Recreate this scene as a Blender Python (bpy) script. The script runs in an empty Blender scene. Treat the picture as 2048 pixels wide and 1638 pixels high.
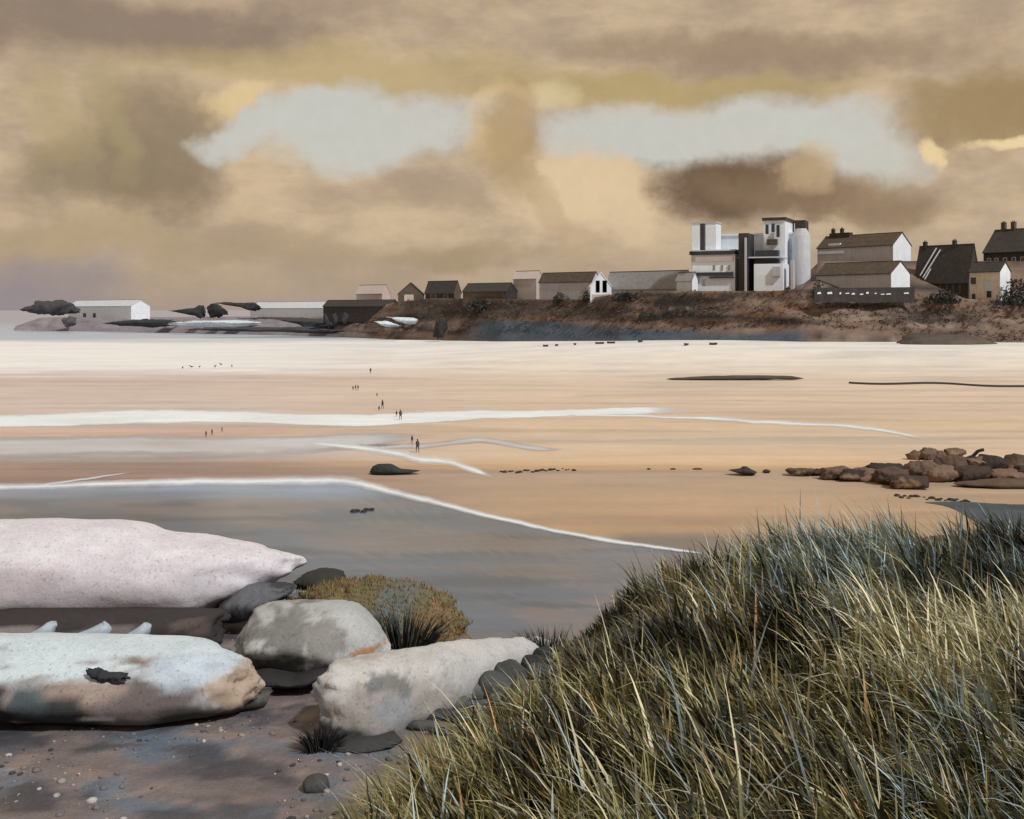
import bpy, bmesh, math, random
from mathutils import Vector, Matrix, noise as mnoise

random.seed(7)
scene = bpy.context.scene
C = scene.collection
R = math.radians

# ------------------------------------------------------------------ camera
F, CX, YH, CAMZ = 2300.0, 1024.0, 620.0, 19.5      # focal length and horizon in photo pixels
cam_d = bpy.data.cameras.new('camera')
cam_d.sensor_width = 36.0
cam_d.lens = 36.0 * F / 2048.0
cam_d.shift_y = -(819.0 - YH) / 2048.0
cam_d.clip_start = 0.2
cam_d.clip_end = 60000
cam = bpy.data.objects.new('camera', cam_d)
C.objects.link(cam)
cam.location = (0, 0, CAMZ)
cam.rotation_euler = (R(90), 0, 0)
scene.camera = cam
scene.render.resolution_x, scene.render.resolution_y = 1024, 819

# ------------------------------------------------------------------ colour helpers
def lin(c):
    return tuple((v/255/12.92 if v/255 <= .04045 else ((v/255+.055)/1.055)**2.4) for v in c)
KL = (1.16, 1.05, 0.92)                            # light on a level surface, per channel
def alb(c):                                        # photo colour -> surface base colour
    return tuple(min(.86, v/k) for v, k in zip(lin(c), KL))
def mixc(a, b, t):
    return tuple(x*(1-t)+y*t for x, y in zip(a, b))
def sstep(a, b, x):
    t = max(0., min(1., (x-a)/(b-a))); return t*t*(3-2*t)
def interp(pts, x):
    if x <= pts[0][0]: return pts[0][1]
    for (a, va), (b, vb) in zip(pts, pts[1:]):
        if x <= b:
            t = (x-a)/(b-a)
            return va*(1-t)+vb*t if not isinstance(va, tuple) else mixc(va, vb, t)
    return pts[-1][1]
def nz(x, y, z=0., o=4):
    return mnoise.fractal(Vector((x, y, z)), 1.0, 2.0, o)
def P(x, y, d):                                    # photo pixel at distance d -> point
    return Vector(((x-CX)*d/F, d, CAMZ-(y-YH)*d/F))
def px(v):                                         # point -> photo pixel
    return CX+F*v[0]/v[1], YH+F*(CAMZ-v[2])/v[1]
def gd(y, z=0.):                                   # distance at which level z shows at pixel row y
    return F*(CAMZ-z)/(y-YH)

# ------------------------------------------------------------------ world: Nishita sky behind broken tan cloud
SUN_EL, SUN_AZ = 47.0, 138.0                       # azimuth clockwise from the view direction (+Y)
world = bpy.data.worlds.new('World'); scene.world = world
world.use_nodes = True
wt = world.node_tree; wt.nodes.clear()
def wn(t, **k):
    n = wt.nodes.new(t)
    for a, b in k.items(): setattr(n, a, b)
    return n
def wl(a, b): wt.links.new(a, b)
def wm(op, a, b=None, c=None):
    n = wn('ShaderNodeMath', operation=op)
    for i, v in enumerate((a, b, c)):
        if v is None: continue
        if isinstance(v, (int, float)): n.inputs[i].default_value = v
        else: wl(v, n.inputs[i])
    return n.outputs[0]
def wmix(f, a, b):
    n = wn('ShaderNodeMix', data_type='RGBA')
    wl(f, n.inputs[0])
    for i, v in ((6, a), (7, b)):
        if isinstance(v, tuple): n.inputs[i].default_value = (*v, 1)
        else: wl(v, n.inputs[i])
    return n.outputs[2]
def wsm(v, a, b, lo=0., hi=1.):
    n = wn('ShaderNodeMapRange', interpolation_type='SMOOTHSTEP')
    wl(v, n.inputs[0]); n.inputs[1].default_value = a; n.inputs[2].default_value = b
    n.inputs[3].default_value = lo; n.inputs[4].default_value = hi
    return n.outputs[0]
geo = wn('ShaderNodeTexCoord')
sep = wn('ShaderNodeSeparateXYZ'); wl(geo.outputs['Generated'], sep.inputs[0])
U = wm('ARCTAN2', sep.outputs[0], sep.outputs[1])
V = wm('ARCSINE', sep.outputs[2])
def wnoise(scale, detail=6, rough=.6, sx=1., sz=1., off=0.):
    mp = wn('ShaderNodeMapping'); wl(geo.outputs['Generated'], mp.inputs[0])
    mp.inputs['Scale'].default_value = (sx, sx, sz); mp.inputs['Location'].default_value = (off, off*.7, off*.3)
    n = wn('ShaderNodeTexNoise'); wl(mp.outputs[0], n.inputs['Vector'])
    n.inputs['Scale'].default_value = scale; n.inputs['Detail'].default_value = detail; n.inputs['Roughness'].default_value = rough
    return n.outputs['Fac']
nA = wnoise(7, 8, .62, 1, 2.4)          # cloud streaks
nB = wnoise(26, 6, .65, 1, 1.5, 3.1)    # ragged edges
nC = wnoise(4.2, 5, .55, 1, 2.6, 7.7)   # large gaps in the cover
nD = wnoise(90, 4, .7, 1, 1., 1.3)      # fine mottling
wv = wn('ShaderNodeTexNoise'); wl(geo.outputs['Generated'], wv.inputs['Vector'])
wv.inputs['Scale'].default_value = 9; wv.inputs['Detail'].default_value = 7; wv.inputs['Roughness'].default_value = .54
wsp = wn('ShaderNodeSeparateXYZ'); wl(wv.outputs['Color'], wsp.inputs[0])
UW = wm('ADD', U, wm('MULTIPLY', wm('SUBTRACT', wsp.outputs[0], .5), .15))
VW = wm('ADD', V, wm('MULTIPLY', wm('SUBTRACT', wsp.outputs[1], .5), .085))
def bu(x): return math.atan((x-CX)/F)
def bv(y): return math.atan((YH-y)/F)
def blob(x, y, a, b, tilt=0., soft=.5, rag=1.3):
    u = wm('SUBTRACT', UW, bu(x)); v = wm('SUBTRACT', VW, bv(y))
    c, s = math.cos(R(tilt)), math.sin(R(tilt))
    p = wm('ADD', wm('MULTIPLY', u, c), wm('MULTIPLY', v, s))
    q = wm('SUBTRACT', wm('MULTIPLY', v, c), wm('MULTIPLY', u, s))
    p = wm('DIVIDE', p, a/F); q = wm('DIVIDE', q, b/F)
    r = wm('ADD', wm('MULTIPLY', p, p), wm('MULTIPLY', q, q))
    r = wm('ADD', r, wm('MULTIPLY', wm('SUBTRACT', nB, .5), rag*1.7))
    r = wm('ADD', r, wm('MULTIPLY', wm('SUBTRACT', nA, .5), rag*1.2))
    return wsm(r, 1+soft*1.25, max(.02, 1-soft*1.25))
S = lambda *c: lin(c)
cloud = wmix(wsm(nA, .36, .66), S(208, 184, 152), S(172, 152, 130))
cloud = wmix(wsm(nB, .5, .85, 0, .5), cloud, S(188, 166, 128))
cloud = wmix(wsm(V, bv(600), bv(430), .75, 0), cloud, S(172, 153, 132))
cloud = wmix(wsm(V, bv(640), bv(560), .85, 0), cloud, S(164, 148, 140))
sky = wn('ShaderNodeTexSky', sky_type='NISHITA')
sky.sun_disc = False; sky.sun_elevation = R(SUN_EL); sky.sun_rotation = R(SUN_AZ)
sky.air_density = 1.2; sky.dust_density = 2.5
skys = wn('ShaderNodeVectorMath', operation='SCALE'); wl(sky.outputs[0], skys.inputs[0]); skys.inputs[3].default_value = .1
gapc = wmix(wsm(nA, .2, .8, .84, .97), skys.outputs[0], S(204, 202, 192))
g = wmix(wsm(wm('MULTIPLY', wsm(nC, .55, .66), wsm(V, bv(60), bv(-260))), 0, 1), cloud, gapc)
for (x, y, a, b, t, sf, rg, col, k) in (
    (240, 85, 400, 62, 0, .8, 1.2, S(140, 122, 108), .9),
    (300, 330, 110, 120, 0, .8, 1.0, S(140, 122, 100), .85),
    (170, 380, 150, 70, 0, .8, 1.2, S(142, 126, 102), .85),
    (110, 270, 60, 90, 12, .8, .8, S(180, 162, 118), .5),
    (243, 270, 40, 110, 0, .8, .8, S(178, 162, 118), .45),
    (720, 150, 420, 40, 0, .9, 1.2, S(180, 160, 112), .6),
    (1350, 175, 330, 30, 0, .8, 1.2, S(176, 156, 106), .8),
    (1560, 112, 360, 36, -3, .9, 1.2, S(152, 130, 108), .8),
    (1010, 260, 60, 80, 0, .6, .8, S(234, 204, 156), .9),
    (440, 232, 80, 26, 12, .7, 1.2, S(224, 198, 150), .8),
    (1130, 200, 80, 40, 0, .7, 1.0, S(216, 196, 156), .8),
    (1190, 400, 170, 80, 0, .9, .9, S(224, 198, 162), .85)):
    m = blob(x, y, a, b, t, sf, rg)
    g = wmix(wm('MULTIPLY', m, k), g, col)
g = wmix(wm('MULTIPLY', blob(755, 265, 240, 74, 4, .5, .8), .95), g, gapc)
g = wmix(wm('MULTIPLY', blob(500, 280, 130, 36, 14, .5, .7), .95), g, gapc)
g = wmix(wm('MULTIPLY', blob(1440, 265, 360, 60, 3, .55, .8), .95), g, gapc)
g = wmix(wm('MULTIPLY', blob(1700, 300, 160, 60, -14, .6, .8), .9), g, gapc)
for (x, y, a, b, t, sf, rg, col, k) in (
    (1030, 285, 62, 100, 0, .8, 1.0, S(162, 136, 98), .72),
    (1095, 440, 34, 110, 28, .8, .9, S(180, 154, 120), .45),
    (1480, 375, 170, 66, 0, .6, 1.0, S(112, 92, 74), 1.),
    (1660, 398, 200, 40, -8, .8, 1.0, S(140, 117, 92), .85),
    (1995, 250, 150, 74, 0, .7, .9, S(156, 132, 94), .9),
    (1600, 335, 40, 46, 0, .8, 1., S(206, 180, 142), .6),
    (1890, 325, 28, 32, 0, .6, .7, S(236, 208, 158), .9),
    (2040, 326, 70, 12, 0, .7, .7, S(240, 214, 166), .9),
    (900, 500, 130, 24, 0, .8, 1.0, S(158, 138, 108), .7),
    (300, 500, 420, 34, 0, .9, 1.0, S(172, 152, 122), .7),
    (20, 590, 190, 56, 0, .9, .6, S(146, 137, 143), .8)):
    m = blob(x, y, a, b, t, sf, rg)
    g = wmix(wm('MULTIPLY', m, k), g, col)
gs = wn('ShaderNodeVectorMath', operation='SCALE'); wl(g, gs.inputs[0])
wl(wsm(nD, .25, .75, 9.8, 10.2), gs.inputs[3])
bg = wn('ShaderNodeBackground'); wl(gs.outputs[0], bg.inputs[0]); bg.inputs[1].default_value = .1
wo = wn('ShaderNodeOutputWorld'); wl(bg.outputs[0], wo.inputs[0])

# ------------------------------------------------------------------ sun through thin cloud, exposure
sun_d = bpy.data.lights.new('sun', 'SUN')
sun_d.energy = 3.0; sun_d.angle = R(3.0); sun_d.color = (1, .98, .945)
sun = bpy.data.objects.new('sun', sun_d); C.objects.link(sun)
sv = Vector((math.sin(R(SUN_AZ))*math.cos(R(SUN_EL)), math.cos(R(SUN_AZ))*math.cos(R(SUN_EL)), math.sin(R(SUN_EL))))
sun.rotation_euler = sv.to_track_quat('Z', 'Y').to_euler()
sun.location = (60, -20, 90)
vs = scene.view_settings
vs.view_transform = 'Standard'; vs.look = 'None'; vs.exposure = 0; vs.gamma = 1; vs.use_curve_mapping = False

# ------------------------------------------------------------------ object helpers
def tag(o, label=None, cat=None, group=None, kind=None):
    if label: o['label'] = label
    if cat: o['category'] = cat
    if group: o['group'] = group
    if kind: o['kind'] = kind
    return o
def empty(name, loc, label=None, cat=None, group=None, rz=0.):
    o = bpy.data.objects.new(name, None); C.objects.link(o)
    o.location = loc; o.rotation_euler = (0, 0, rz); o.empty_display_size = .2
    return tag(o, label, cat, group)
def mobj(name, verts, faces, mat, parent=None, cols=None, smooth=False, alpha=None, mats=None, fmat=None):
    me = bpy.data.meshes.new(name)
    me.from_pydata([tuple(v) for v in verts], [], faces)
    if cols is not None:
        a = me.color_attributes.new('Col', 'FLOAT_COLOR', 'POINT')
        flat = []
        for i, c in enumerate(cols):
            flat += [c[0], c[1], c[2], 1. if alpha is None else alpha[i]]
        a.data.foreach_set('color', flat)
    if mat: me.materials.append(mat)
    for m in (mats or []): me.materials.append(m)
    if fmat: me.polygons.foreach_set('material_index', fmat)
    if smooth: me.polygons.foreach_set('use_smooth', [True]*len(me.polygons))
    me.update()
    o = bpy.data.objects.new(name, me); C.objects.link(o)
    if parent: o.parent = parent
    return o

# ------------------------------------------------------------------ materials
def mat_base(name):
    m = bpy.data.materials.new(name); m.use_nodes = True
    nt = m.node_tree
    return m, nt, nt.nodes['Principled BSDF'], nt.nodes['Material Output']
def set_bump(nt, b, strength, dist, layers, coord='Object'):
    tc = nt.nodes.new('ShaderNodeTexCoord'); prev = None
    for (sc, k) in layers:
        n = nt.nodes.new('ShaderNodeTexNoise'); nt.links.new(tc.outputs[coord], n.inputs['Vector'])
        n.inputs['Scale'].default_value = sc; n.inputs['Detail'].default_value = 6; n.inputs['Roughness'].default_value = .6
        bp = nt.nodes.new('ShaderNodeBump'); bp.inputs['Strength'].default_value = strength*k; bp.inputs['Distance'].default_value = dist
        nt.links.new(n.outputs['Fac'], bp.inputs['Height'])
        if prev: nt.links.new(prev.outputs[0], bp.inputs['Normal'])
        prev = bp
    nt.links.new(prev.outputs[0], b.inputs['Normal'])
def vary(nt, col, scale, amt, sx=(1, 1, 1), tint=None):
    """multiply a colour by noise around 1"""
    tc = nt.nodes.new('ShaderNodeTexCoord'); mp = nt.nodes.new('ShaderNodeMapping')
    mp.inputs['Scale'].default_value = sx; nt.links.new(tc.outputs['Object'], mp.inputs[0])
    n = nt.nodes.new('ShaderNodeTexNoise'); nt.links.new(mp.outputs[0], n.inputs['Vector'])
    n.inputs['Scale'].default_value = scale; n.inputs['Detail'].default_value = 7; n.inputs['Roughness'].default_value = .65
    mr = nt.nodes.new('ShaderNodeMapRange'); nt.links.new(n.outputs['Fac'], mr.inputs[0])
    mr.inputs[1].default_value = .25; mr.inputs[2].default_value = .75; mr.inputs[3].default_value = 1-amt; mr.inputs[4].default_value = 1+amt
    v = nt.nodes.new('ShaderNodeVectorMath'); v.operation = 'SCALE'
    nt.links.new(col, v.inputs[0]); nt.links.new(mr.outputs[0], v.inputs[3])
    return v.outputs[0]
def vc_mat(name, rough=.8, layers=((4, .2, (1, 1, 1)),), bump=.4, bdist=.05, blayers=((8, 1), (40, .5)), spec=.3, alpha_noise=None):
    m, nt, b, out = mat_base(name)
    at = nt.nodes.new('ShaderNodeAttribute'); at.attribute_name = 'Col'
    c = at.outputs['Color']
    for (sc, amt, sx) in layers: c = vary(nt, c, sc, amt, sx)
    nt.links.new(c, b.inputs['Base Color'])
    b.inputs['Roughness'].default_value = rough; b.inputs['Specular IOR Level'].default_value = spec
    if bump: set_bump(nt, b, bump, bdist, blayers)
    if alpha_noise:
        sc, sx, wid = alpha_noise
        tc = nt.nodes.new('ShaderNodeTexCoord'); mp = nt.nodes.new('ShaderNodeMapping')
        mp.inputs['Scale'].default_value = sx; nt.links.new(tc.outputs['Object'], mp.inputs[0])
        n = nt.nodes.new('ShaderNodeTexNoise'); nt.links.new(mp.outputs[0], n.inputs['Vector'])
        n.inputs['Scale'].default_value = sc; n.inputs['Detail'].default_value = 7; n.inputs['Roughness'].default_value = .7
        s = nt.nodes.new('ShaderNodeMath'); s.operation = 'SUBTRACT'
        nt.links.new(at.outputs['Alpha'], s.inputs[0]); nt.links.new(n.outputs['Fac'], s.inputs[1])
        mr = nt.nodes.new('ShaderNodeMapRange'); nt.links.new(s.outputs[0], mr.inputs[0])
        mr.inputs[1].default_value = -wid; mr.inputs[2].default_value = wid
        nt.links.new(mr.outputs[0], b.inputs['Alpha'])
    return m
def flat_mat(name, col, rough=.75, amt=.14, scale=.35, bump=.25, bdist=.05, sx=(1, 1, 1), spec=.3, fine=3.):
    m, nt, b, out = mat_base(name)
    rgb = nt.nodes.new('ShaderNodeRGB'); rgb.outputs[0].default_value = (*col, 1)
    c = vary(nt, rgb.outputs[0], scale, amt, sx); c = vary(nt, c, scale*6, amt*.7)
    c = vary(nt, c, .9, amt*1.1, (1, 1, .12)); c = vary(nt, c, .9, amt*.6, (.15, .15, 2.2))
    nt.links.new(c, b.inputs['Base Color'])
    b.inputs['Roughness'].default_value = rough; b.inputs['Specular IOR Level'].default_value = spec
    if bump: set_bump(nt, b, bump, bdist, ((fine, 1), (fine*5, .5)))
    return m
M = {}
M['sand'] = vc_mat('sand', .7, ((.03, .08, (1, 1.6, 1)), (.15, .06, (1, 1.6, 1)), (1.1, .05, (1, 1, 1))), .35, .12, ((.25, .8), (1.6, .6)), .25)
M['sea'] = vc_mat('sea_water', .5, ((.012, .10, (1, 6, 1)), (.08, .09, (1, 5, 1))), .25, .3, ((.08, 1), (.6, .6)), .5)
M['pool'] = vc_mat('pool_water', .2, ((.05, .20, (1, 3.4, 1)), (.3, .10, (1, 4, 1))), .10, .06, ((.7, 1), (3, .6)), .5)
M['foam'] = vc_mat('foam', .8, ((.25, .07, (1, 3, 1)), (1.6, .06, (1, 3, 1))), .5, .08, ((1.2, 1), (6, .6)), .2, (.16, (1, .8, 1), .42))
M['film'] = vc_mat('shallow_water', .3, ((.1, .07, (1, 4, 1)),), .12, .05, ((.8, 1), (3, .5)), .5, (.06, (1, 1.6, 1), .4))
M['film2'] = vc_mat('slate_pool', .5, ((.1, .15, (1, 2, 1)),), .15, .05, ((.8, 1), (3, .5)), .3)
M['bluff'] = vc_mat('wet_shingle_sand', .62, ((.8, .22, (1, 1.6, 1)), (4, .18, (1, 1, 1)), (22, .16, (1, 1, 1))), .55, .04, ((6, 1), (34, .8)), .4)
M['headland'] = vc_mat('headland_turf_rock', .9, ((.06, .22, (1, 1, 3)), (.4, .2, (1, 1, 2))), .7, .7, ((.3, 1), (1.6, .7)), .2)
M['rock'] = vc_mat('pale_boulder', .85, ((1.4, .14, (1, 1, 1)), (7, .10, (1, 1, 1)), (38, .16, (1, 1, 1))), .5, .035, ((2.5, 1), (12, .35), (70, .12)), .25)
def crackle(m, scale, depth=.55):
    nt = m.node_tree; b = nt.nodes['Principled BSDF']
    src = b.inputs['Base Color'].links[0].from_socket
    tc = nt.nodes.new('ShaderNodeTexCoord')
    dn = nt.nodes.new('ShaderNodeTexNoise'); dn.inputs['Scale'].default_value = scale*1.3; dn.inputs['Detail'].default_value = 5
    nt.links.new(tc.outputs['Object'], dn.inputs['Vector'])
    ad = nt.nodes.new('ShaderNodeVectorMath'); ad.operation = 'MULTIPLY_ADD'
    nt.links.new(dn.outputs['Color'], ad.inputs[0]); ad.inputs[1].default_value = (1.3/scale,)*3; nt.links.new(tc.outputs['Object'], ad.inputs[2])
    vo = nt.nodes.new('ShaderNodeTexVoronoi'); vo.feature = 'DISTANCE_TO_EDGE'; vo.inputs['Scale'].default_value = scale
    nt.links.new(ad.outputs[0], vo.inputs['Vector'])
    mr = nt.nodes.new('ShaderNodeMapRange'); nt.links.new(vo.outputs['Distance'], mr.inputs[0])
    mr.inputs[1].default_value = 0; mr.inputs[2].default_value = .02; mr.inputs[3].default_value = 1-depth; mr.inputs[4].default_value = 1
    sp = nt.nodes.new('ShaderNodeTexNoise'); sp.inputs['Scale'].default_value = 22; sp.inputs['Detail'].default_value = 3
    nt.links.new(tc.outputs['Object'], sp.inputs['Vector'])
    m2 = nt.nodes.new('ShaderNodeMapRange'); nt.links.new(sp.outputs['Fac'], m2.inputs[0])
    m2.inputs[1].default_value = .60; m2.inputs[2].default_value = .68; m2.inputs[3].default_value = 1; m2.inputs[4].default_value = .72
    mu = nt.nodes.new('ShaderNodeMath'); mu.operation = 'MULTIPLY'
    nt.links.new(mr.outputs[0], mu.inputs[0]); nt.links.new(m2.outputs[0], mu.inputs[1])
    v = nt.nodes.new('ShaderNodeVectorMath'); v.operation = 'SCALE'
    nt.links.new(src, v.inputs[0]); nt.links.new(mu.outputs[0], v.inputs[3]); nt.links.new(v.outputs[0], b.inputs['Base Color'])
    # cracks also sink
    bp = nt.nodes.new('ShaderNodeBump'); bp.inputs['Distance'].default_value = .05; bp.inputs['Strength'].default_value = .5
    nt.links.new(mr.outputs[0], bp.inputs['Height'])
    nsrc = b.inputs['Normal'].links[0].from_socket
    nt.links.new(nsrc, bp.inputs['Normal']); nt.links.new(bp.outputs[0], b.inputs['Normal'])
crackle(M['rock'], .55, .0)
M['bigrock'] = vc_mat('shore_rock', .8, ((.3, .2, (1, 1, 1.6)), (1.6, .18, (1, 1, 1))), .7, .25, ((.8, 1), (4, .8)), .3)
M['grass'] = vc_mat('marram_blade', .6, ((9, .12, (1, 1, 1)),), 0, spec=.3)
_n = M['grass'].node_tree
_b = _n.nodes['Principled BSDF']
W = lambda r, g_, b_: alb((r, g_, b_))
M['white'] = flat_mat('white_render', (.68, .75, .84), .8, .07, .25)
M['cool'] = flat_mat('pale_grey_render', (.50, .55, .62), .8, .10, .2)
M['greyw'] = flat_mat('warm_grey_and_shade', (.42, .42, .46), .8, .10, .2)  # also carries the shade painted into the long houses' front walls
M['cream'] = flat_mat('cream_stone', (.50, .43, .36), .85, .14, .4)
M['slate'] = flat_mat('slate_roof', (.04, .038, .04), .6, .25, .5, .4)
M['brownroof'] = flat_mat('brown_tile_roof', (.075, .058, .045), .8, .25, .35, .5)
M['greyroof'] = flat_mat('grey_sheet_roof', (.23, .235, .25), .55, .14, .3, .2, sx=(1, 1, 3))
M['darkw'] = flat_mat('tarred_wall', (.040, .038, .038), .7, .3, .4)
M['umber'] = flat_mat('umber_wall', (.10, .08, .065), .85, .25, .3)
M['lav'] = flat_mat('lavender_and_haze', (.46, .41, .40), .85, .08, .2)  # haze over the faint houses put into their colour; also the balcony recess
M['wood'] = flat_mat('weathered_timber', (.33, .29, .25), .8, .2, .8)
M['iron'] = flat_mat('dark_paint', (.035, .04, .045), .5, .2, .8)
M['weed'] = flat_mat('black_weed', (.022, .024, .024), .5, .35, 6, .6, .02, fine=30)
def glass_mat():
    m, nt, b, out = mat_base('window_glass')
    b.inputs['Base Color'].default_value = (.03, .035, .04, 1); b.inputs['Roughness'].default_value = .12
    set_bump(nt, b, .15, .05, ((.6, 1),))
    return m
M['glass'] = glass_mat()

# ------------------------------------------------------------------ beach, sea, channels and pools
def zbeach(X, Y):
    x = CX+F*X/Y
    r = sstep(620, 1500, x)
    z = (5.9*r - .9*(1-r))*sstep(345, 500, Y)
    z -= 40*sstep(700, 1400, Y)*sstep(900, 300, x)
    return z
BC_R = [(640, (226, 222, 214)), (690, (232, 223, 210)), (735, (226, 210, 192)), (760, (214, 192, 168)), (800, (214, 189, 163)),
        (822, (206, 180, 156)), (850, (212, 184, 152)), (880, (203, 180, 155)), (915, (214, 184, 150)), (936, (206, 166, 122)), (946, (176, 152, 130)),
        (1000, (184, 154, 124)), (1060, (188, 154, 120)), (1130, (170, 138, 108)), (1400, (150, 120, 95))]
BC_L = [(640, (226, 222, 214)), (690, (236, 234, 232)), (740, (232, 222, 214)), (756, (203, 181, 165)), (800, (206, 185, 170)),
        (850, (204, 182, 166)), (866, (204, 168, 146)), (905, (196, 184, 176)), (925, (164, 140, 124)), (960, (160, 130, 114)),
        (1000, (140, 130, 126)), (1400, (120, 115, 112))]
BR = [(a, alb(c)) for a, c in BC_R]; BL = [(a, alb(c)) for a, c in BC_L]
def beach_col(x, y, X, Y):
    w = nz(X*.02, Y*.09, 3)
    yy = y + 7*w
    c = mixc(interp(BL, yy), interp(BR, yy), sstep(350, 1150, x+130*nz(X*.012, Y*.05, 9)))
    k = 1 + .07*nz(X*.05, Y*.3, 21)                     # ripple bands of damper sand
    damp = sstep(.05, .4, nz(X*.011, Y*.11, 33))*.13+sstep(.1, .4, nz(X*.03, Y*.3, 37))*.05
    c = tuple(v*k*(1-damp*q) for v, q in zip(c, (1.12, 1., .82)))
    if y > 1058 and x > 1100:                           # dark wet margin beside the pool
        t = sstep(1058, 1078, y+6*nz(X*.2, Y*.1))*sstep(1180, 1260, x)*sstep(1530, 1470, x)
        c = mixc(c, alb((118, 114, 106)), t*.8)
    return c
def fan(name, dists, xs, zf, cf, mat, kind='structure', alpha=None):
    vs, cs, fs = [], [], []
    n = len(xs)
    for d in dists:
        for x in xs:
            X = (x-CX)*d/F; z = zf(X, d)
            vs.append((X, d, z)); cs.append(cf(x, YH+F*(CAMZ-z)/d, X, d))
    for i in range(len(dists)-1):
        for j in range(n-1):
            a = i*n+j; fs.append((a, a+1, a+n+1, a+n))
    o = mobj(name, vs, fs, mat, None, cs, True)
    return tag(o, kind=kind)
xs_w = [-7000, -4500, -2800, -1800, -1200, -800, -500, -300] + list(range(-200, 2260, 14)) + [2400, 2700, 3200, 4200, 6000, 9000]
dl = [20, 35, 50, 60] + [gd(y) for y in range(1300, 960, -7)] + [gd(y) for y in range(960, 742, -2)] + list(range(372, 520, 8)) + [540, 580, 640, 720, 850, 1000, 1400, 2500]
beach = fan('beach', sorted(set(dl)), xs_w, zbeach, beach_col, M['sand'])
SEA_Z = -.25
def sea_col(x, y, X, Y):
    w = nz(X*.008, Y*.02, 5)
    far = alb((166, 160, 164)); mid = alb((176, 182, 190)); white = (.80, .84, .86)
    c = mixc(far, mid, sstep(640, 664, y))
    c = mixc(c, white, sstep(674, 690, y+5*w)*(.86+.14*nz(X*.02, Y*.09, 2)))
    return mixc(c, beach_col(x, y, X, Y), sstep(300, 760, x+90*w)*sstep(676, 690, y))
sea_d = [300, 320, 335] + [gd(y, SEA_Z) for y in range(752, 662, -2)] + [gd(y, SEA_Z) for y in (660, 656, 650, 645, 640, 634, 628, 624, 622, 621)] + [52000]
fan('sea', sorted(set(sea_d)), xs_w, lambda X, Y: SEA_Z + (.12*nz(X*.05, Y*.12, 8) if Y < 700 else 0), sea_col, M['sea'])

def curve(pts, x):
    if x <= pts[0][0]: return pts[0][1]
    if x >= pts[-1][0]: return pts[-1][1]
    for i in range(len(pts)-1):
        (x1, y1), (x2, y2) = pts[i], pts[i+1]
        if x <= x2:
            x0, y0 = pts[max(0, i-1)]; x3, y3 = pts[min(len(pts)-1, i+2)]
            m1 = (y2-y0)/(x2-x0)*(x2-x1); m2 = (y3-y1)/(x3-x1)*(x2-x1); t = (x-x1)/(x2-x1)
            return (2*t**3-3*t*t+1)*y1+(t**3-2*t*t+t)*m1+(-2*t**3+3*t*t)*y2+(t**3-t*t)*m2
def band(name, top, bot, z, cf, mat, rows=8, step=8, kind='structure', soft=.0, endsoft=0):
    """a sheet of water or foam lying on the beach between two shore lines given as photo rows"""
    x0, x1 = top[0][0], top[-1][0]
    n = int((x1-x0)/step)+1
    vs, cs, al, fs = [], [], [], []
    for i in range(n):
        x = x0+(x1-x0)*i/(n-1)
        wob = 1.6*nz(x*.013, z*90, 3)+.7*nz(x*.06, z*70, 5)
        a, b = curve(top, x)+wob, curve(bot, x)+wob*.6-1.2*nz(x*.02, z*50, 9)
        for j in range(rows+1):
            t = j/rows; y = a*(1-t)+b*t
            d = gd(y, z); X = (x-CX)*d/F
            vs.append((X, d, z+zbeach(X, d))); cs.append(cf(x, y, X, d, t))
            e = 1.
            if soft: e = min(1, t/soft)*min(1, (1-t)/soft)
            if endsoft: e *= sstep(0, endsoft, x-x0)*sstep(0, endsoft, x1-x)
            al.append(e)
    for i in range(n-1):
        for j in range(rows):
            a = i*(rows+1)+j; fs.append((a, a+1, a+rows+2, a+rows+1))
    o = mobj(name, vs, fs, mat, None, cs, True, al)
    return tag(o, kind=kind)
W1 = (.72, .79, .86); W2 = (.60, .66, .72)
def cwhite(x, y, X, Y, t): return mixc(W1, W2, .5+.6*nz(X*.06, Y*.2, 4))
def cpale(x, y, X, Y, t): return mixc(alb((206, 206, 208)), alb((190, 184, 182)), .5+.7*nz(X*.05, Y*.2, 14))
band('tidal_channel', [(-900, 834), (-300, 832), (0, 829), (300, 818), (450, 820), (600, 826), (740, 827), (900, 821), (1100, 819), (1300, 814), (1420, 822)],
     [(-900, 866), (-300, 862), (0, 856), (260, 850), (450, 846), (700, 854), (850, 847), (1000, 838), (1250, 830), (1420, 826)], .03, cwhite, M['foam'], 12, soft=.13, endsoft=160)  # white mixes foam with bright sky reflection put into the colour
band('shallow_water', [(-900, 872), (0, 870), (300, 866), (520, 868), (770, 862), (900, 872)],
     [(-900, 922), (0, 918), (240, 914), (420, 916), (600, 912), (760, 894), (900, 884)], .03, cpale, M['film'], 10, soft=.3, endsoft=200)
band('shallow_water', [(700, 888), (850, 884), (960, 874), (1080, 890), (1150, 894)], [(700, 900), (850, 898), (960, 888), (1080, 904), (1150, 899)], .03, cpale, M['film'], 5, soft=.4, endsoft=70)
def streak(name, pts, widths, z=.06, col=cwhite, soft=.35, endsoft=40, mat='foam'):
    top = [(x, y-w/2) for (x, y), w in zip(pts, widths)]; bot = [(x, y+w/2) for (x, y), w in zip(pts, widths)]
    return band(name, top, bot, z, col, M[mat], 6, 6, 'stuff', soft, endsoft)
streak('foam_streak', [(608, 888), (660, 889), (740, 899), (800, 908), (840, 918), (900, 925), (950, 940), (992, 958)], [9, 14, 19, 20, 22, 20, 16, 8], soft=.5)
tag(C.objects[-1], 'white foam streak curving across the sand beside the walkers', 'foam')
streak('foam_streak', [(1120, 829), (1300, 833), (1420, 837), (1560, 846), (1680, 851), (1780, 863), (1855, 879)], [5, 7, 10, 12, 11, 10, 5], soft=.5)
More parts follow.
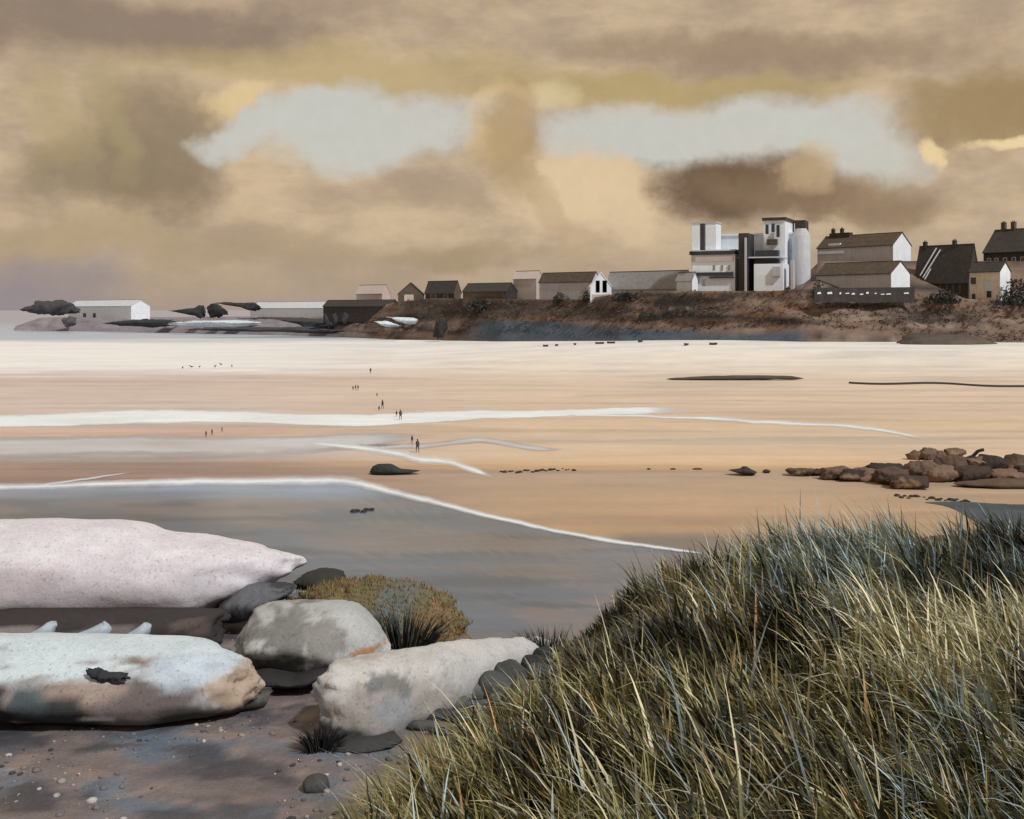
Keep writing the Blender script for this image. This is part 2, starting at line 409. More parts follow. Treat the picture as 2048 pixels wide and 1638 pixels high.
tag(C.objects[-1], 'thin white foam streak curving down across the right-hand sand', 'foam')
# the big grey pool under the bluff
pool_top = [(-900, 985), (-300, 976), (0, 973), (200, 967), (400, 962), (600, 960), (700, 962), (790, 984), (900, 1011), (1000, 1036), (1200, 1077), (1330, 1095), (1420, 1108), (1600, 1125)]
def pcol(x, y, X, Y, t):
    a = nz(X*.06, Y*.11, 40); b = nz(X*.05, Y*.2, 50)
    c = mixc(alb((112, 119, 124)), alb((146, 128, 118)), sstep(-.1, .3, a))
    c = mixc(c, alb((84, 96, 102)), sstep(.05, .35, b)*.85)
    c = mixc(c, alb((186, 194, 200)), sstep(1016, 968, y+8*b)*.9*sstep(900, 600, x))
    c = mixc(c, alb((150, 132, 120)), sstep(.22, .5, nz(X*.035, Y*.2, 60))*.6)
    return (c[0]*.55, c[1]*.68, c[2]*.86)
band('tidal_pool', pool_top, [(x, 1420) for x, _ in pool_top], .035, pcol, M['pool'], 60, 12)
streak('foam_edge', [(x, y+1) for x, y in pool_top[:-1]], [16, 16, 16, 18, 20, 22, 24, 20, 15, 12, 11, 9, 4], .07, soft=.5)
tag(C.objects[-1], 'pale foam line edging the large grey tidal pool', 'foam')
streak('foam_streak', [(-300, 990), (0, 978), (140, 962), (275, 942)], [7, 6, 6, 2], .05, cpale)
tag(C.objects[-1], 'faint pale foam streak running up left of the pool edge', 'foam')
band('tidal_pool', [(1850, 1004), (1900, 1002), (1960, 1005), (2048, 1009), (2500, 1012)], [(1850, 1005), (1900, 1014), (1960, 1050), (2048, 1110), (2500, 1160)], .035,
     lambda x, y, X, Y, t: mixc(alb((40, 54, 64)), alb((60, 76, 86)), .5+nz(X*.1, Y*.4, 3)), M['film2'], 14, 12)

# ------------------------------------------------------------------ near bluff: shingle shelf with the grass dune on the right
SH = -4.75
def xb(Y): return interp([(4, -3.0), (10.9, -1.5), (12.8, -.75), (14.3, .2), (17, .75), (24, 1.2)], Y)
def yedge(X):
    return interp([(-14, 20.5), (-4, 20.0), (-1.6, 19.2), (-.9, 17.6), (-.2, 16.3), (.6, 16.6), (2, 17.6), (4, 18.2), (12, 18.6), (30, 18)], X)
def bluff_z(X, Y):
    dune = sstep(-.2, 3.4, X-xb(Y))*1.15
    dune += .16*nz(X*.35, Y*.35, 2)*sstep(0, 2, X-xb(Y))
    z = CAMZ+SH+dune+.06*nz(X*.5, Y*.5, 6)+.02*nz(X*2, Y*2, 8)
    e = Y-yedge(X)-.25*nz(X*.6, 0, 4)
    if e > -.6: z -= .72*max(0, e+.6)**2/(max(0, e+.6)+.9)
    return z
b_dark, b_brown, b_blue, b_pink = alb((82, 82, 86)), alb((118, 106, 102)), alb((98, 112, 124)), alb((150, 128, 116))
def bluff_col(X, Y):
    a = nz(X*.55, Y*.9, 1); b = nz(X*.9, Y*1.4, 11); c_ = nz(X*2.2, Y*3, 15)
    c = mixc(b_brown, b_dark, sstep(-.1, .4, a)); c = mixc(c, b_blue, sstep(0, .45, b)*.75)
    c = mixc(c, b_pink, sstep(.12, .5, c_)*.5)
    c = mixc(c, alb((62, 62, 66)), sstep(.1, .4, nz(X*1.1, Y*1.3, 71))*.8)
    g_ = mixc(alb((150, 118, 80)), alb((70, 62, 42)), .5+1.2*nz(X, Y, 5))
    c = mixc(c, alb((116, 106, 74)), sstep(-.5, .1, X-xb(Y)))
    return mixc(c, g_, sstep(.0, .5, X-xb(Y)))
bx_ = [-30, -24, -19, -15, -12]+[-10+.09*i for i in range(245)]+[12.4, 13, 14, 16, 19, 24, 30]
by_ = [-6, -2, 1, 3, 5, 6.5]+[7.5+.09*i for i in range(155)]+[22, 23, 25, 28, 32, 38, 45]
vs_, cs_, fs_ = [], [], []
for Y in by_:
    for X in bx_:
        vs_.append((X, Y, bluff_z(X, Y))); cs_.append(bluff_col(X, Y))
nn = len(bx_)
for i in range(len(by_)-1):
    for j in range(nn-1):
        a = i*nn+j; fs_.append((a, a+1, a+nn+1, a+nn))
tag(mobj('dune_bluff', vs_, fs_, M['bluff'], None, cs_, True), kind='structure')

# ------------------------------------------------------------------ headland across the bay
HT = [(30, 656), (80, 637), (150, 634), (300, 640), (420, 634), (560, 638), (640, 634), (720, 624), (790, 604), (870, 596), (1000, 598), (1160, 600), (1240, 586), (1380, 582),
      (1620, 582), (1825, 588), (1940, 598), (2048, 604), (2700, 590), (4000, 560)]
HB = [(60, 657), (300, 657), (640, 666), (860, 672), (1000, 673), (1240, 673), (1400, 663), (1600, 656), (1780, 666), (1850, 690), (1990, 690), (2048, 683), (2700, 680), (4000, 690)]
HD = [(60, 1100), (300, 1010), (640, 860), (1000, 650), (1240, 560), (1600, 500), (2048, 486), (2700, 470), (4000, 420)]
H2 = [(30, 656), (80, 637), (420, 634), (640, 632), (1000, 599), (1200, 596), (1380, 578), (1600, 560), (1640, 522), (2048, 522), (2700, 500), (4000, 470)]
def head_rows(x):
    d0 = interp(HD, x); zb = P(x, interp(HB, x), d0).z
    dt = d0+interp([(1150, 26), (1380, 9), (4000, 9)], x); zt = P(x, interp(HT, x), dt).z
    d2 = dt+22; d3 = d2+34; z3 = max(zt, P(x, interp(H2, x), d3).z)
    return [(d0-6, zb-6), (d0, zb), (dt, zt), (d2, zt), (d3, z3), (d3+60, z3), (d3+200, z3-30), (d3+320, -10)]
hcol = dict(brown=alb((124, 102, 88)), dark=alb((66, 58, 54)), slate=alb((78, 90, 100)), rust=alb((128, 88, 62)), tan=alb((158, 138, 118)), lav=alb((140, 130, 132)))
def head_col(x, y, X, Z):
    a = nz(X*.02, Z*.22, 1); b = nz(X*.07, Z*.3, 9)
    c = mixc(hcol['brown'], hcol['dark'], sstep(-.15, .35, a))
    c = mixc(c, hcol['rust'], sstep(.18, .45, b)*.6)
    c = mixc(c, hcol['tan'], sstep(.2, .5, nz(X*.03, Z*.6, 19))*.55)
    t = sstep(640, 650, y+10*a-sstep(1000, 1600, x)*18)*sstep(900, 980, x)*sstep(1640, 1590, x)
    c = mixc(c, hcol['slate'], t*.9)
    c = mixc(c, alb((58, 51, 47)), .75*sstep(780, 830, x)*sstep(1290, 1220, x)*sstep(592, 600, y)*sstep(644, 632, y+8*b))
    c = mixc(hcol['lav'], c, sstep(560, 760, x))  # far-left land is tinted with the lavender of the haze
    if x > 1640: c = mixc(c, alb((136, 118, 104)), .2*sstep(600, 625, y)*(.6+b))
    return c
vs_, cs_, fs_ = [], [], []
hx = list(range(30, 2400, 7))+[2500, 2700, 3000, 3400, 4000]
SUB = (2, 14, 4, 5, 3, 2, 2)
rowsn = 0
for x in hx:
    rows = head_rows(x); col = []
    for (a, b), k in zip(zip(rows, rows[1:]), SUB):
        for s in range(k):
            t = s/k; col.append((a[0]*(1-t)+b[0]*t, a[1]*(1-t)+b[1]*t))
    col.append(rows[-1]); rowsn = len(col)
    for i, (d, z) in enumerate(col):
        X = (x-CX)*d/F
        if 2 < i < 17:
            f_ = math.sin(math.pi*(i-2)/14)
            d += 5*f_*nz(X*.05, z*.1, 3); z += 1.6*f_*nz(X*.08, d*.08, 7)
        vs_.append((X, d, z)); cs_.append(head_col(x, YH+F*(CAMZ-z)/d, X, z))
for i in range(len(hx)-1):
    for j in range(rowsn-1):
        a = i*rowsn+j; fs_.append((a, a+rowsn, a+rowsn+1, a+1))
headland = tag(mobj('headland', vs_, fs_, M['headland'], None, cs_, True), kind='structure')
def head_z(x, d):
    rows = head_rows(x)
    return interp([(a, b) for a, b in rows], d)

from mathutils.bvhtree import BVHTree
_bvh = BVHTree.FromPolygons([Vector(v) for v in vs_], fs_)
def on_head(x, y):
    o = Vector((0, 0, CAMZ)); h = _bvh.ray_cast(o, (P(x, y, 500)-o).normalized())
    return h[0]
# ------------------------------------------------------------------ rocks traced from their outline, with their own distance and thickness
def rock(name, poly, d, D, label, cat='rock', group=None, blobs=(), base=(200, 190, 178), mat='rock', shear=(0, 0), rough=.03, n=72, m=30, p=2.4, parent=None, seed=0., ctr=None, planes=16, pc=.86):
    """d is one distance or a list of (photo column, distance); D is half the thickness front to back"""
    dd = d if isinstance(d, list) else [(0, d)]
    xa, xz = min(q[0] for q in poly), max(q[0] for q in poly)
    def cut(x):
        hs = []
        for k in range(len(poly)):
            (x0, y0), (x1, y1) = poly[k-1], poly[k]
            if (x0 <= x) != (x1 <= x): hs.append(y0+(y1-y0)*(x-x0)/(x1-x0))
        return (min(hs), max(hs)) if hs else None
    raw = []
    for k in range(n+1):
        t = .5-.5*math.cos(math.pi*k/n)
        x = xa+(xz-xa)*(.001+.998*t); raw.append((x, t)+cut(x))
    for _ in range(2):                                   # round the traced corners
        raw = [raw[0]]+[(b[0], b[1], (a[2]+2*b[2]+c[2])/4, (a[3]+2*b[3]+c[3])/4) for a, b, c in zip(raw, raw[1:], raw[2:])]+[raw[-1]]
    hmax = max(r[3]-r[2] for r in raw)
    xc = (xa+xz)/2; yc = (min(r[2] for r in raw)+max(r[3] for r in raw))/2
    c = P(xc, yc, interp(dd, xc))
    hx_, hz_ = (xz-xa)/2*c.y/F, hmax/2*c.y/F
    rr = random.Random(int(seed*97)+5)
    pl = []
    for k in range(planes):
        nv = Vector((rr.uniform(-1, 1)*min(.8, .55*hz_/hx_), rr.uniform(-1, .45), rr.uniform(-.5, 1))).normalized()
        pl.append((nv, rr.uniform(pc, 1.02)))
    kd = .74 if mat == 'rock' else .9                   # faces turned to the sun get more light than level ground
    ab = lambda q_: tuple(v*kd for v in alb(q_))
    base_c = ab(base); bl = [(x, y, rx, ry, ab(col), k) for (x, y, rx, ry, col, k) in blobs]
    vs, cs, fs = [], [], []
    q = 2/p
    for (x, t, yt, yb) in raw:
        dx = interp(dd, x); a = P(x, yt, dx); b = P(x, yb, dx)
        hh = (a.z-b.z)/2; mid = (a+b)/2
        e_ = min(1., min(x-xa, xz-x)/max(6., .28*hmax)); rnd = math.sqrt(max(.02, 1-(1-e_)**2)); hh *= rnd
        dep = rnd*D*max(.3, (1-abs(2*t-1)**3.2)**.5)*(.45+.55*min(1, (yb-yt)/hmax*1.3))
        for k in range(m):
            f = 2*math.pi*k/m
            ca, sa = math.cos(f), math.sin(f)
            v = mid+Vector((0, -dep*math.copysign(abs(ca)**q, ca), hh*math.copysign(abs(sa)**q, sa)))-c
            u = Vector((v.x/hx_, v.y/D, v.z/hz_))
            w = nz(u.x*2+seed, u.y*2, u.z*2+5, 5)
            for (nv, off) in pl:                         # planes knocked off, as on broken stone
                e = u.dot(nv)-off
                if e > 0: u -= nv*e*.8
            g_ = 1+rough*(1.5*nz(u.x*1.7+seed, u.y*1.7, u.z*1.7, 3)+.7*nz(u.x*6+seed, u.y*6, u.z*6, 5))
            v = Vector((u.x*hx_*g_, u.y*D*g_, u.z*hz_*g_))
            X, Y_ = x, YH+F*(CAMZ-c.z-v.z)/dx
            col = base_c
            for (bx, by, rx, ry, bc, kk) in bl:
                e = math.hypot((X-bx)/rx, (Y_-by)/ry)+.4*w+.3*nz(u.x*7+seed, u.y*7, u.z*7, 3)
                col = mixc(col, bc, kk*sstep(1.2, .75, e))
            v.x += shear[0]*v.y; v.z += shear[1]*v.y
            vs.append(v); cs.append(col)
    for i in range(n):
        for k in range(m):
            a = i*m+k; b = i*m+(k+1) % m; fs.append((a, b, b+m, a+m))
    fs.append(tuple(range(m))[::-1]); fs.append(tuple(n*m+k for k in range(m)))
    o = mobj(name, vs, fs, M[mat], parent, cs, True)
    o.location = c
    if label: tag(o, label, cat, group)
    return o
def hit(x, y):
    d = 7.
    while d < 24:
        if P(x, y, d).z < bluff_z((x-CX)*d/F, d): return d
        d += .05
    return d

# foreground boulders on the shelf
DK = (66, 66, 66); G1 = (140, 136, 130); PK = (222, 214, 216)
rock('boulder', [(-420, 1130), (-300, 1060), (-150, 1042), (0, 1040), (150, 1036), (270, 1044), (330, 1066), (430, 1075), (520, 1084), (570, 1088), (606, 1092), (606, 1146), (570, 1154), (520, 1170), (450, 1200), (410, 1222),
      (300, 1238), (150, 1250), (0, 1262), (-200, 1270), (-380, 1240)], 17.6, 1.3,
     'huge smooth pinkish white boulder at the left edge above the pool', blobs=[(60, 1130, 110, 26, (206, 188, 184), .6), (300, 1140, 200, 50, (226, 210, 212), .5), (120, 1240, 420, 18, (74, 68, 64), .8)],  # dark strip along the underside puts shade into the colour
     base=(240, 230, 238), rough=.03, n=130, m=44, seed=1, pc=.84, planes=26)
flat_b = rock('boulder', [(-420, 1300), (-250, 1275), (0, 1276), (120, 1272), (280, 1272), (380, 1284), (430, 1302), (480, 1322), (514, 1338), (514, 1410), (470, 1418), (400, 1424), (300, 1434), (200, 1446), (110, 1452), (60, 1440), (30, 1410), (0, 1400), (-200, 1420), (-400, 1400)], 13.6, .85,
     'flat boulder with white top and shade-darkened tan front, in the lower left', blobs=[(250, 1430, 440, 104, (140, 120, 108), 1.), (320, 1376, 140, 48, (124, 112, 108), .95), (200, 1345, 90, 24, (186, 164, 148), .9), (150, 1405, 100, 56, (60, 62, 64), .97), (110, 1362, 40, 28, (84, 98, 100), .9), (400, 1400, 90, 26, (70, 66, 62), .9), (48, 1400, 24, 60, (46, 46, 48), .9), (470, 1360, 60, 34, (200, 174, 148), .9),  # front and base darkened, shade put into the boulder's colour
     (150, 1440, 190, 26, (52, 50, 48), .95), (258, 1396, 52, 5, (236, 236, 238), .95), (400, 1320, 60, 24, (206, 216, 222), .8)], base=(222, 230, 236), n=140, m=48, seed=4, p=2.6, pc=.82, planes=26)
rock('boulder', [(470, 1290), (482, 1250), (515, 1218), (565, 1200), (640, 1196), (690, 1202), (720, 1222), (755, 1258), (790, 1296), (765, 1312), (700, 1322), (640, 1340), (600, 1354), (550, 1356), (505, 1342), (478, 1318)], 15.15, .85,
     'rounded grey and white boulder with an orange lichen patch', blobs=[(590, 1275, 94, 66, (136, 132, 126), .95), (660, 1270, 46, 50, (152, 146, 138), .9), (570, 1318, 84, 40, (96, 98, 98), .95), (635, 1290, 8, 44, (196, 190, 180), .8), (548, 1268, 34, 16, (232, 228, 222), .9), (742, 1280, 28, 8, (196, 142, 98), .95), (700, 1312, 60, 10, (112, 112, 110), .9), (735, 1300, 40, 8, (206, 172, 146), .6)],  # pale rim and dark base carry light and shade in the colour
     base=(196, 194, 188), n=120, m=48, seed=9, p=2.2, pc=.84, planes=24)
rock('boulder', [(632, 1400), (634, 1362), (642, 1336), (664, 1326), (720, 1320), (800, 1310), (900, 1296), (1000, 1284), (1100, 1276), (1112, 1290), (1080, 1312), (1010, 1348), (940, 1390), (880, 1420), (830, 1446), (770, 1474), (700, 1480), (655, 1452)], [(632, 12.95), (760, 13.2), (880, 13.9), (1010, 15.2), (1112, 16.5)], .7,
     'long pale cream boulder tapering right into the dune grass', blobs=[(820, 1395, 220, 76, (188, 176, 164), .85), (655, 1390, 14, 40, (178, 180, 182), .8), (728, 1452, 110, 34, (84, 84, 82), .95), (900, 1420, 80, 26, (104, 102, 94), .9), (668, 1440, 24, 22, (116, 118, 116), .8), (760, 1338, 16, 13, (132, 130, 126), .95), (792, 1336, 18, 15, (138, 134, 128), .95), (815, 1342, 15, 16, (132, 130, 124), .9), (800, 1390, 40, 34, (178, 182, 184), .6), (960, 1390, 60, 24, (146, 142, 130), .8)],  # dark lower edge is painted shade; small grey spots are its own
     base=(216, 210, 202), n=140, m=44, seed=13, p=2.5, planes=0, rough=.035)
rock('dark_rock', [(430, 1225), (450, 1195), (500, 1165), (560, 1142), (596, 1140), (604, 1160), (580, 1190), (540, 1210), (500, 1240), (470, 1262), (440, 1262)], 17.0, .5,
     'dark grey slate rock wedged between the pink boulder and the round boulder', blobs=[(520, 1180, 60, 22, (120, 120, 122), .8)], base=(70, 70, 72), seed=2, rough=.05)
rock('dark_rock', [(586, 1162), (620, 1144), (655, 1137), (684, 1146), (694, 1160), (660, 1170), (620, 1176), (592, 1176)], 18.4, .4,
     'low black arched rock behind the round boulder', base=(62, 60, 56), seed=3, rough=.05)
mound = rock('mossy_mound', [(585, 1200), (610, 1170), (680, 1155), (760, 1156), (820, 1172), (880, 1200), (915, 1240), (930, 1280), (880, 1330), (760, 1330), (640, 1330), (590, 1280)], 16.9, .7,
     'olive mossy mound behind the round boulder and the spiky tuft', 'mound', blobs=[(800, 1200, 40, 46, (118, 120, 116), .8), (880, 1260, 46, 60, (150, 118, 84), .8), (660, 1170, 60, 14, (128, 112, 78), .7)], base=(122, 112, 80), seed=5, rough=.14, n=90, m=40)
rock('dark_rock', [(-300, 1280), (-100, 1240), (0, 1222), (60, 1214), (150, 1216), (280, 1214), (440, 1212), (456, 1240), (440, 1290), (300, 1300), (0, 1300), (-250, 1310)], 16.4, .55,
     'long dark ledge in the gap between the two white left boulders', blobs=[(250, 1245, 60, 12, (150, 132, 126), .7), (60, 1244, 50, 10, (176, 158, 152), .7), (400, 1240, 40, 16, (120, 100, 92), .6)], base=(66, 60, 58), seed=6, n=110)
for i, (a, b, tip) in enumerate(((40, 110, (112, 1232)), (130, 222, (226, 1234)), (240, 300, (302, 1234)))):
    rock('pale_stone', [(a, 1276), ((a+tip[0])/2, 1258), tip, (b+4, 1254), (b-4, 1276), ((a+b)/2, 1286)], 15.2, .16,
         ('leftmost', 'middle', 'rightmost')[i]+' of three pointed pale stones on the dark ledge', 'stone', 'pointed stones on the dark ledge', base=(192, 200, 206), seed=i, n=30, m=12, p=2.)
rock('dark_rock', [(300, 1390), (322, 1362), (370, 1352), (420, 1358), (440, 1380), (500, 1384), (548, 1378), (560, 1392), (520, 1416), (430, 1426), (380, 1434), (320, 1426)], [(300, 13.2), (400, 13.5), (560, 13.9)], .3,
    
     'black weedy rock lying before the tan front of the flat boulder', base=(64, 60, 54), blobs=[(424, 1372, 14, 14, (140, 122, 96), .7), (540, 1388, 24, 10, (110, 110, 100), .7)], seed=8, rough=.06)
rock('dark_rock', [(500, 1345), (530, 1338), (590, 1350), (640, 1336), (690, 1330), (670, 1344), (610, 1366), (560, 1374), (520, 1372)], 14.4, .35,
     'low black rock under the round boulder', base=(56, 55, 54), blobs=[(530, 1366, 30, 10, (118, 120, 112), .7)], seed=11, rough=.06)
rock('dark_rock', [(650, 1484), (700, 1474), (780, 1466), (800, 1480), (760, 1496), (690, 1500), (656, 1498)], 12.55, .3,
     'flat dark stone under the near edge of the long boulder', base=(72, 70, 68), seed=15, rough=.1, planes=24, pc=.7)
rock('dark_rock', [(604, 1560), (630, 1548), (656, 1556), (660, 1578), (640, 1588), (608, 1582)], 11.4, .14, 'small grey stone lying alone on the wet shelf in front', 'stone', base=(84, 82, 80), seed=16, n=32, m=14)
def surf_d(o, x, y):
    best = 1e9
    for v in o.data.vertices:
        w = v.co+o.location; a, b = px(w)
        if abs(a-x) < 14 and abs(b-y) < 9: best = min(best, w.y)
    return best
rock('seaweed', [(178, 1330), (190, 1328), (214, 1344), (252, 1348), (262, 1356), (240, 1370), (208, 1372), (186, 1360)], surf_d(flat_b, 220, 1352)+.02, .07,
     'small black weed clump stuck to the front of the flat boulder', 'seaweed', base=(58, 62, 66), seed=12, rough=.45, n=40, m=14, p=1.8)
# stones along the foot of the dune
stones = [(940, 1380, 40, 24, 13.6, (112, 112, 106)), (985, 1372, 40, 30, 13.9, (88, 90, 86)), (1015, 1352, 38, 30, 14.2, (78, 80, 76)), (1068, 1326, 34, 18, 14.9, (52, 52, 52)), (1078, 1344, 30, 18, 14.6, (70, 74, 72)),
          (1040, 1386, 22, 36, 13.7, (84, 88, 84)), (905, 1404, 34, 16, 13.3, (106, 106, 100)), (962, 1352, 22, 14, 14.3, (118, 116, 110)), (1090, 1308, 26, 14, 15.4, (60, 62, 62)), (1000, 1330, 16, 12, 14.8, (64, 64, 62)),
          (870, 1430, 50, 14, 13.0, (70, 72, 70)), (930, 1436, 40, 10, 12.9, (60, 62, 60)), (905, 1462, 50, 9, 12.6, (66, 66, 62)), (1030, 1412, 26, 18, 13.2, (62, 66, 62)), (1000, 1402, 30, 16, 13.4, (96, 98, 90)), (1108, 1392, 26, 22, 13.7, (52, 54, 52)), (846, 1450, 30, 12, 12.8, (90, 90, 86))]
for i, (x, y, a, b, d, col) in enumerate(stones):
    pl = [(x+a*math.cos(t)*(1+.15*math.sin(3*t+i)), y-b*math.sin(t)*(1+.12*math.cos(2*t+i*2))) for t in [k*2*math.pi/11 for k in range(11)]]
    d = hit(x, y+b*.7)
    rock('dune_stone', pl, d, min(a, b)*1.2*d/F, 'rounded dark stone, %s from the left along the foot of the grass dune' % 'first second third fourth fifth sixth seventh eighth ninth tenth eleventh twelfth thirteenth fourteenth fifteenth sixteenth seventeenth'.split()[sorted(stones).index(stones[i])], 'stone', 'stones along the foot of the dune', base=col, seed=20+i, n=32, m=14, rough=.05)

# ------------------------------------------------------------------ marram grass
def in_poly(x, y, poly):
    r = False; j = len(poly)-1
    for i in range(len(poly)):
        (xi, yi), (xj, yj) = poly[i], poly[j]
        if (yi > y) != (yj > y) and x < (xj-xi)*(y-yi)/(yj-yi)+xi: r = not r
        j = i
    return r
GP = [(690, 1790), (770, 1690), (870, 1585), (950, 1515), (1040, 1474), (1110, 1436), (1165, 1396), (1110, 1340), (1100, 1300), (1150, 1285), (1230, 1240), (1330, 1190), (1440, 1150), (1560, 1120), (1700, 1105), (2000, 1100), (6000, 1050), (6000, 6000), (500, 6000)]
class Blades:
    def __init__(s): s.v, s.c, s.f = [], [], []
    def blade(s, root, L, lean, az, w, col, tipc, curl=1., seg=5):
        side = Vector((math.cos(az+1.57+random.uniform(-.6, .6)), math.sin(az+1.57+random.uniform(-.6, .6)), .1))
        p = Vector(root); ang = lean*.35; b0 = len(s.v)
        for k in range(seg+1):
            t = k/seg
            wd = w*(1-t**1.6)*(.75+.5*min(1, t*4))
            if k == seg: s.v.append(p.copy()); s.c.append(tipc)
            else:
                s.v += [p-side*wd, p+side*wd]; cc = mixc(col, tipc, t); s.c += [cc, cc]
            a = ang+curl*lean*t*1.1
            p = p+Vector((math.cos(az)*math.sin(a), math.sin(az)*math.sin(a), math.cos(a)))*(L/seg)
        for k in range(seg):
            a = b0+2*k
            if k == seg-1: s.f.append((a, a+1, a+2))
            else: s.f.append((a, a+1, a+3, a+2))
def alb2(r, g_, b_): return alb((r, g_, b_))
OL, KH, ST, DKG, BG, OR = alb2(112, 108, 46), alb2(140, 126, 72), alb2(214, 202, 162), alb2(44, 46, 38), alb2(150, 168, 170), alb2(186, 132, 78)
gr = Blades(); rg = random.Random(3)
def gzone(x, y):
    """plant mix over the dune: share of (olive, khaki, straw, dark, blue grey, rust)"""
    w = nz(x*.006, y*.008, 2); u = nz(x*.009+y*.004, y*.006, 8)
    pale = sstep(1600, 1800, x)*sstep(1190, 1260, y+50*w)*sstep(1440, 1360, y+60*u)
    dark = sstep(.12, .34, u)*2.4
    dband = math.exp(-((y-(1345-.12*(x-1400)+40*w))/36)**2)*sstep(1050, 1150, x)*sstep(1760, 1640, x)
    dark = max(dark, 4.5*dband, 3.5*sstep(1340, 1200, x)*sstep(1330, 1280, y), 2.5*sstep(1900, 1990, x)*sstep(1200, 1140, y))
    blue = sstep(1430, 1650, x)*sstep(1340, 1190, y)*2.6+sstep(1700, 1950, x)*sstep(1380, 1480, y)*.7
    warm = sstep(1300, 1000, x)*.8
    global DZ
    DZ = min(1., dark*.4)*(1-pale)
    return [1.0+.5*warm, .9+.4*warm, .25+5*pale, dark*1.2+.35, .15+blue, .12+.1*warm]
tufts = []
while len(tufts) < 1500:
    Y = rg.uniform(6.4, 19.2); X = rg.uniform(-2.5, 12)
    if X > .56*Y+1.5: continue
    tufts.append((X, Y, rg.uniform(.05, .17), rg.uniform(.7, 1.3), rg.uniform(.72, 1.25), rg.gauss(0, .35)))
cnt = 0
while cnt < 60000:
    if rg.random() < .72:
        X, Y, sp, ls, vv, da = tufts[rg.randrange(len(tufts))]
        ox, oy = rg.gauss(0, sp), rg.gauss(0, sp); X += ox; Y += oy
    else:
        Y = rg.uniform(6.2, 19.4); X = rg.uniform(-2.5, 12); ls, vv, da, ox, oy = .8, 1., 0, 0, 0
    if X > .56*Y+1.5 or X < -.32*Y-1: continue
    z = bluff_z(X, Y); x, y = px((X, Y, z))
    if y > 1900 or not in_poly(x, y+30*nz(X*1.5, Y*1.5, 3), GP): continue
    wts = gzone(x, y)
    k = rg.choices(range(6), wts)[0]
    col = (OL, KH, ST, DKG, BG, OR)[k]
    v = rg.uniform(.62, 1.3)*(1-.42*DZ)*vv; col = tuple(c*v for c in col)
    L = rg.uniform(.25, .72)*ls
    if k in (2, 4) and rg.random() < .4: L *= 1.4
    short = sstep(1340, 1180, x)*sstep(1400, 1320, y)
    L *= 1-.55*short
    edge = sstep(.9, -.2, X-xb(Y)); L *= 1-.4*edge
    wind = abs(rg.gauss(.70, .26))*(1.15 if x > 1500 else .85)
    lv = Vector((-wind+ox*2.6, da*.5+oy*2.0+rg.gauss(0, .22), 0))
    az = math.atan2(lv.y, lv.x); lean = min(1.35, lv.length)
    tip = mixc(col, ST, rg.uniform(.05, .4)*(1-.7*DZ) if k != 3 else .04)
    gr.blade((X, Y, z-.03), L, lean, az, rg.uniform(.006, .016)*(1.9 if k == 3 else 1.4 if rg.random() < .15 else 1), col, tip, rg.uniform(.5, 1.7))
    cnt += 1
go = mobj('marram_grass', gr.v, gr.f, M['grass'], None, gr.c, True)
tag(go, 'long windblown marram grass covering the dune at lower right', 'grass', kind='stuff')
mo = Blades(); rm = random.Random(8)
for v in mound.data.vertices:
    if v.co.z < -.2 or v.co.y > .5: continue
    for k in range(3):
        q = v.co+Vector((rm.uniform(-.03, .03), rm.uniform(-.03, .03), rm.uniform(-.02, .01)))
        c_ = mixc(alb2(120, 108, 66), alb2(150, 120, 80), rm.random()); c_ = tuple(e*rm.uniform(.6, 1.2) for e in c_)
        mo.blade(q, rm.uniform(.03, .10), rm.uniform(.2, 1.1), rm.uniform(0, 6.28), .006, c_, c_, 1., 3)
mobj('moss', mo.v, mo.f, M['grass'], mound, mo.c, True)
# dark spiky tuft behind the round boulder
def tuft(name, x, y, d, n, L, spread, col, label, cat, lean0=0., wd=.012, w=.35):
    b = Blades(); rr = random.Random(int(x))
    o = P(x, y, d)
    for i in range(n):
        u = rr.uniform(-1, 1)
        az = 0 if u*spread+lean0 > 0 else math.pi
        b.blade((u*w, rr.uniform(-.12, .12), 0), L*rr.uniform(.5, 1.15), abs(u*spread+lean0+rr.gauss(0, .15))+.05, az+rr.gauss(0, .35), wd*rr.uniform(.7, 1.2), tuple(c*rr.uniform(.6, 1.4) for c in col), tuple(c*1.3 for c in col), .7)
    ob = mobj(name, b.v, b.f, M['grass'], None, b.c, True); ob.location = o
    return tag(ob, label, cat)
tuft('spiky_tuft', 815, 1306, 15.6, 330, .62, 1.0, alb2(46, 48, 44), 'dark spiky grass tuft between the round and the long boulder', 'plant', .22, .012, .3)
tuft('spiky_tuft', 1085, 1298, 15.9, 160, .34, .8, alb2(48, 54, 52), 'small dark tuft at the tip of the long boulder', 'plant', -.3, .010, .3)

tuft('seaweed', 640, 1506, hit(640, 1500), 240, .30, 1.35, alb2(38, 38, 38), 'black weed sprawling at the left end of the long boulder', 'seaweed', 0., .013, .13)

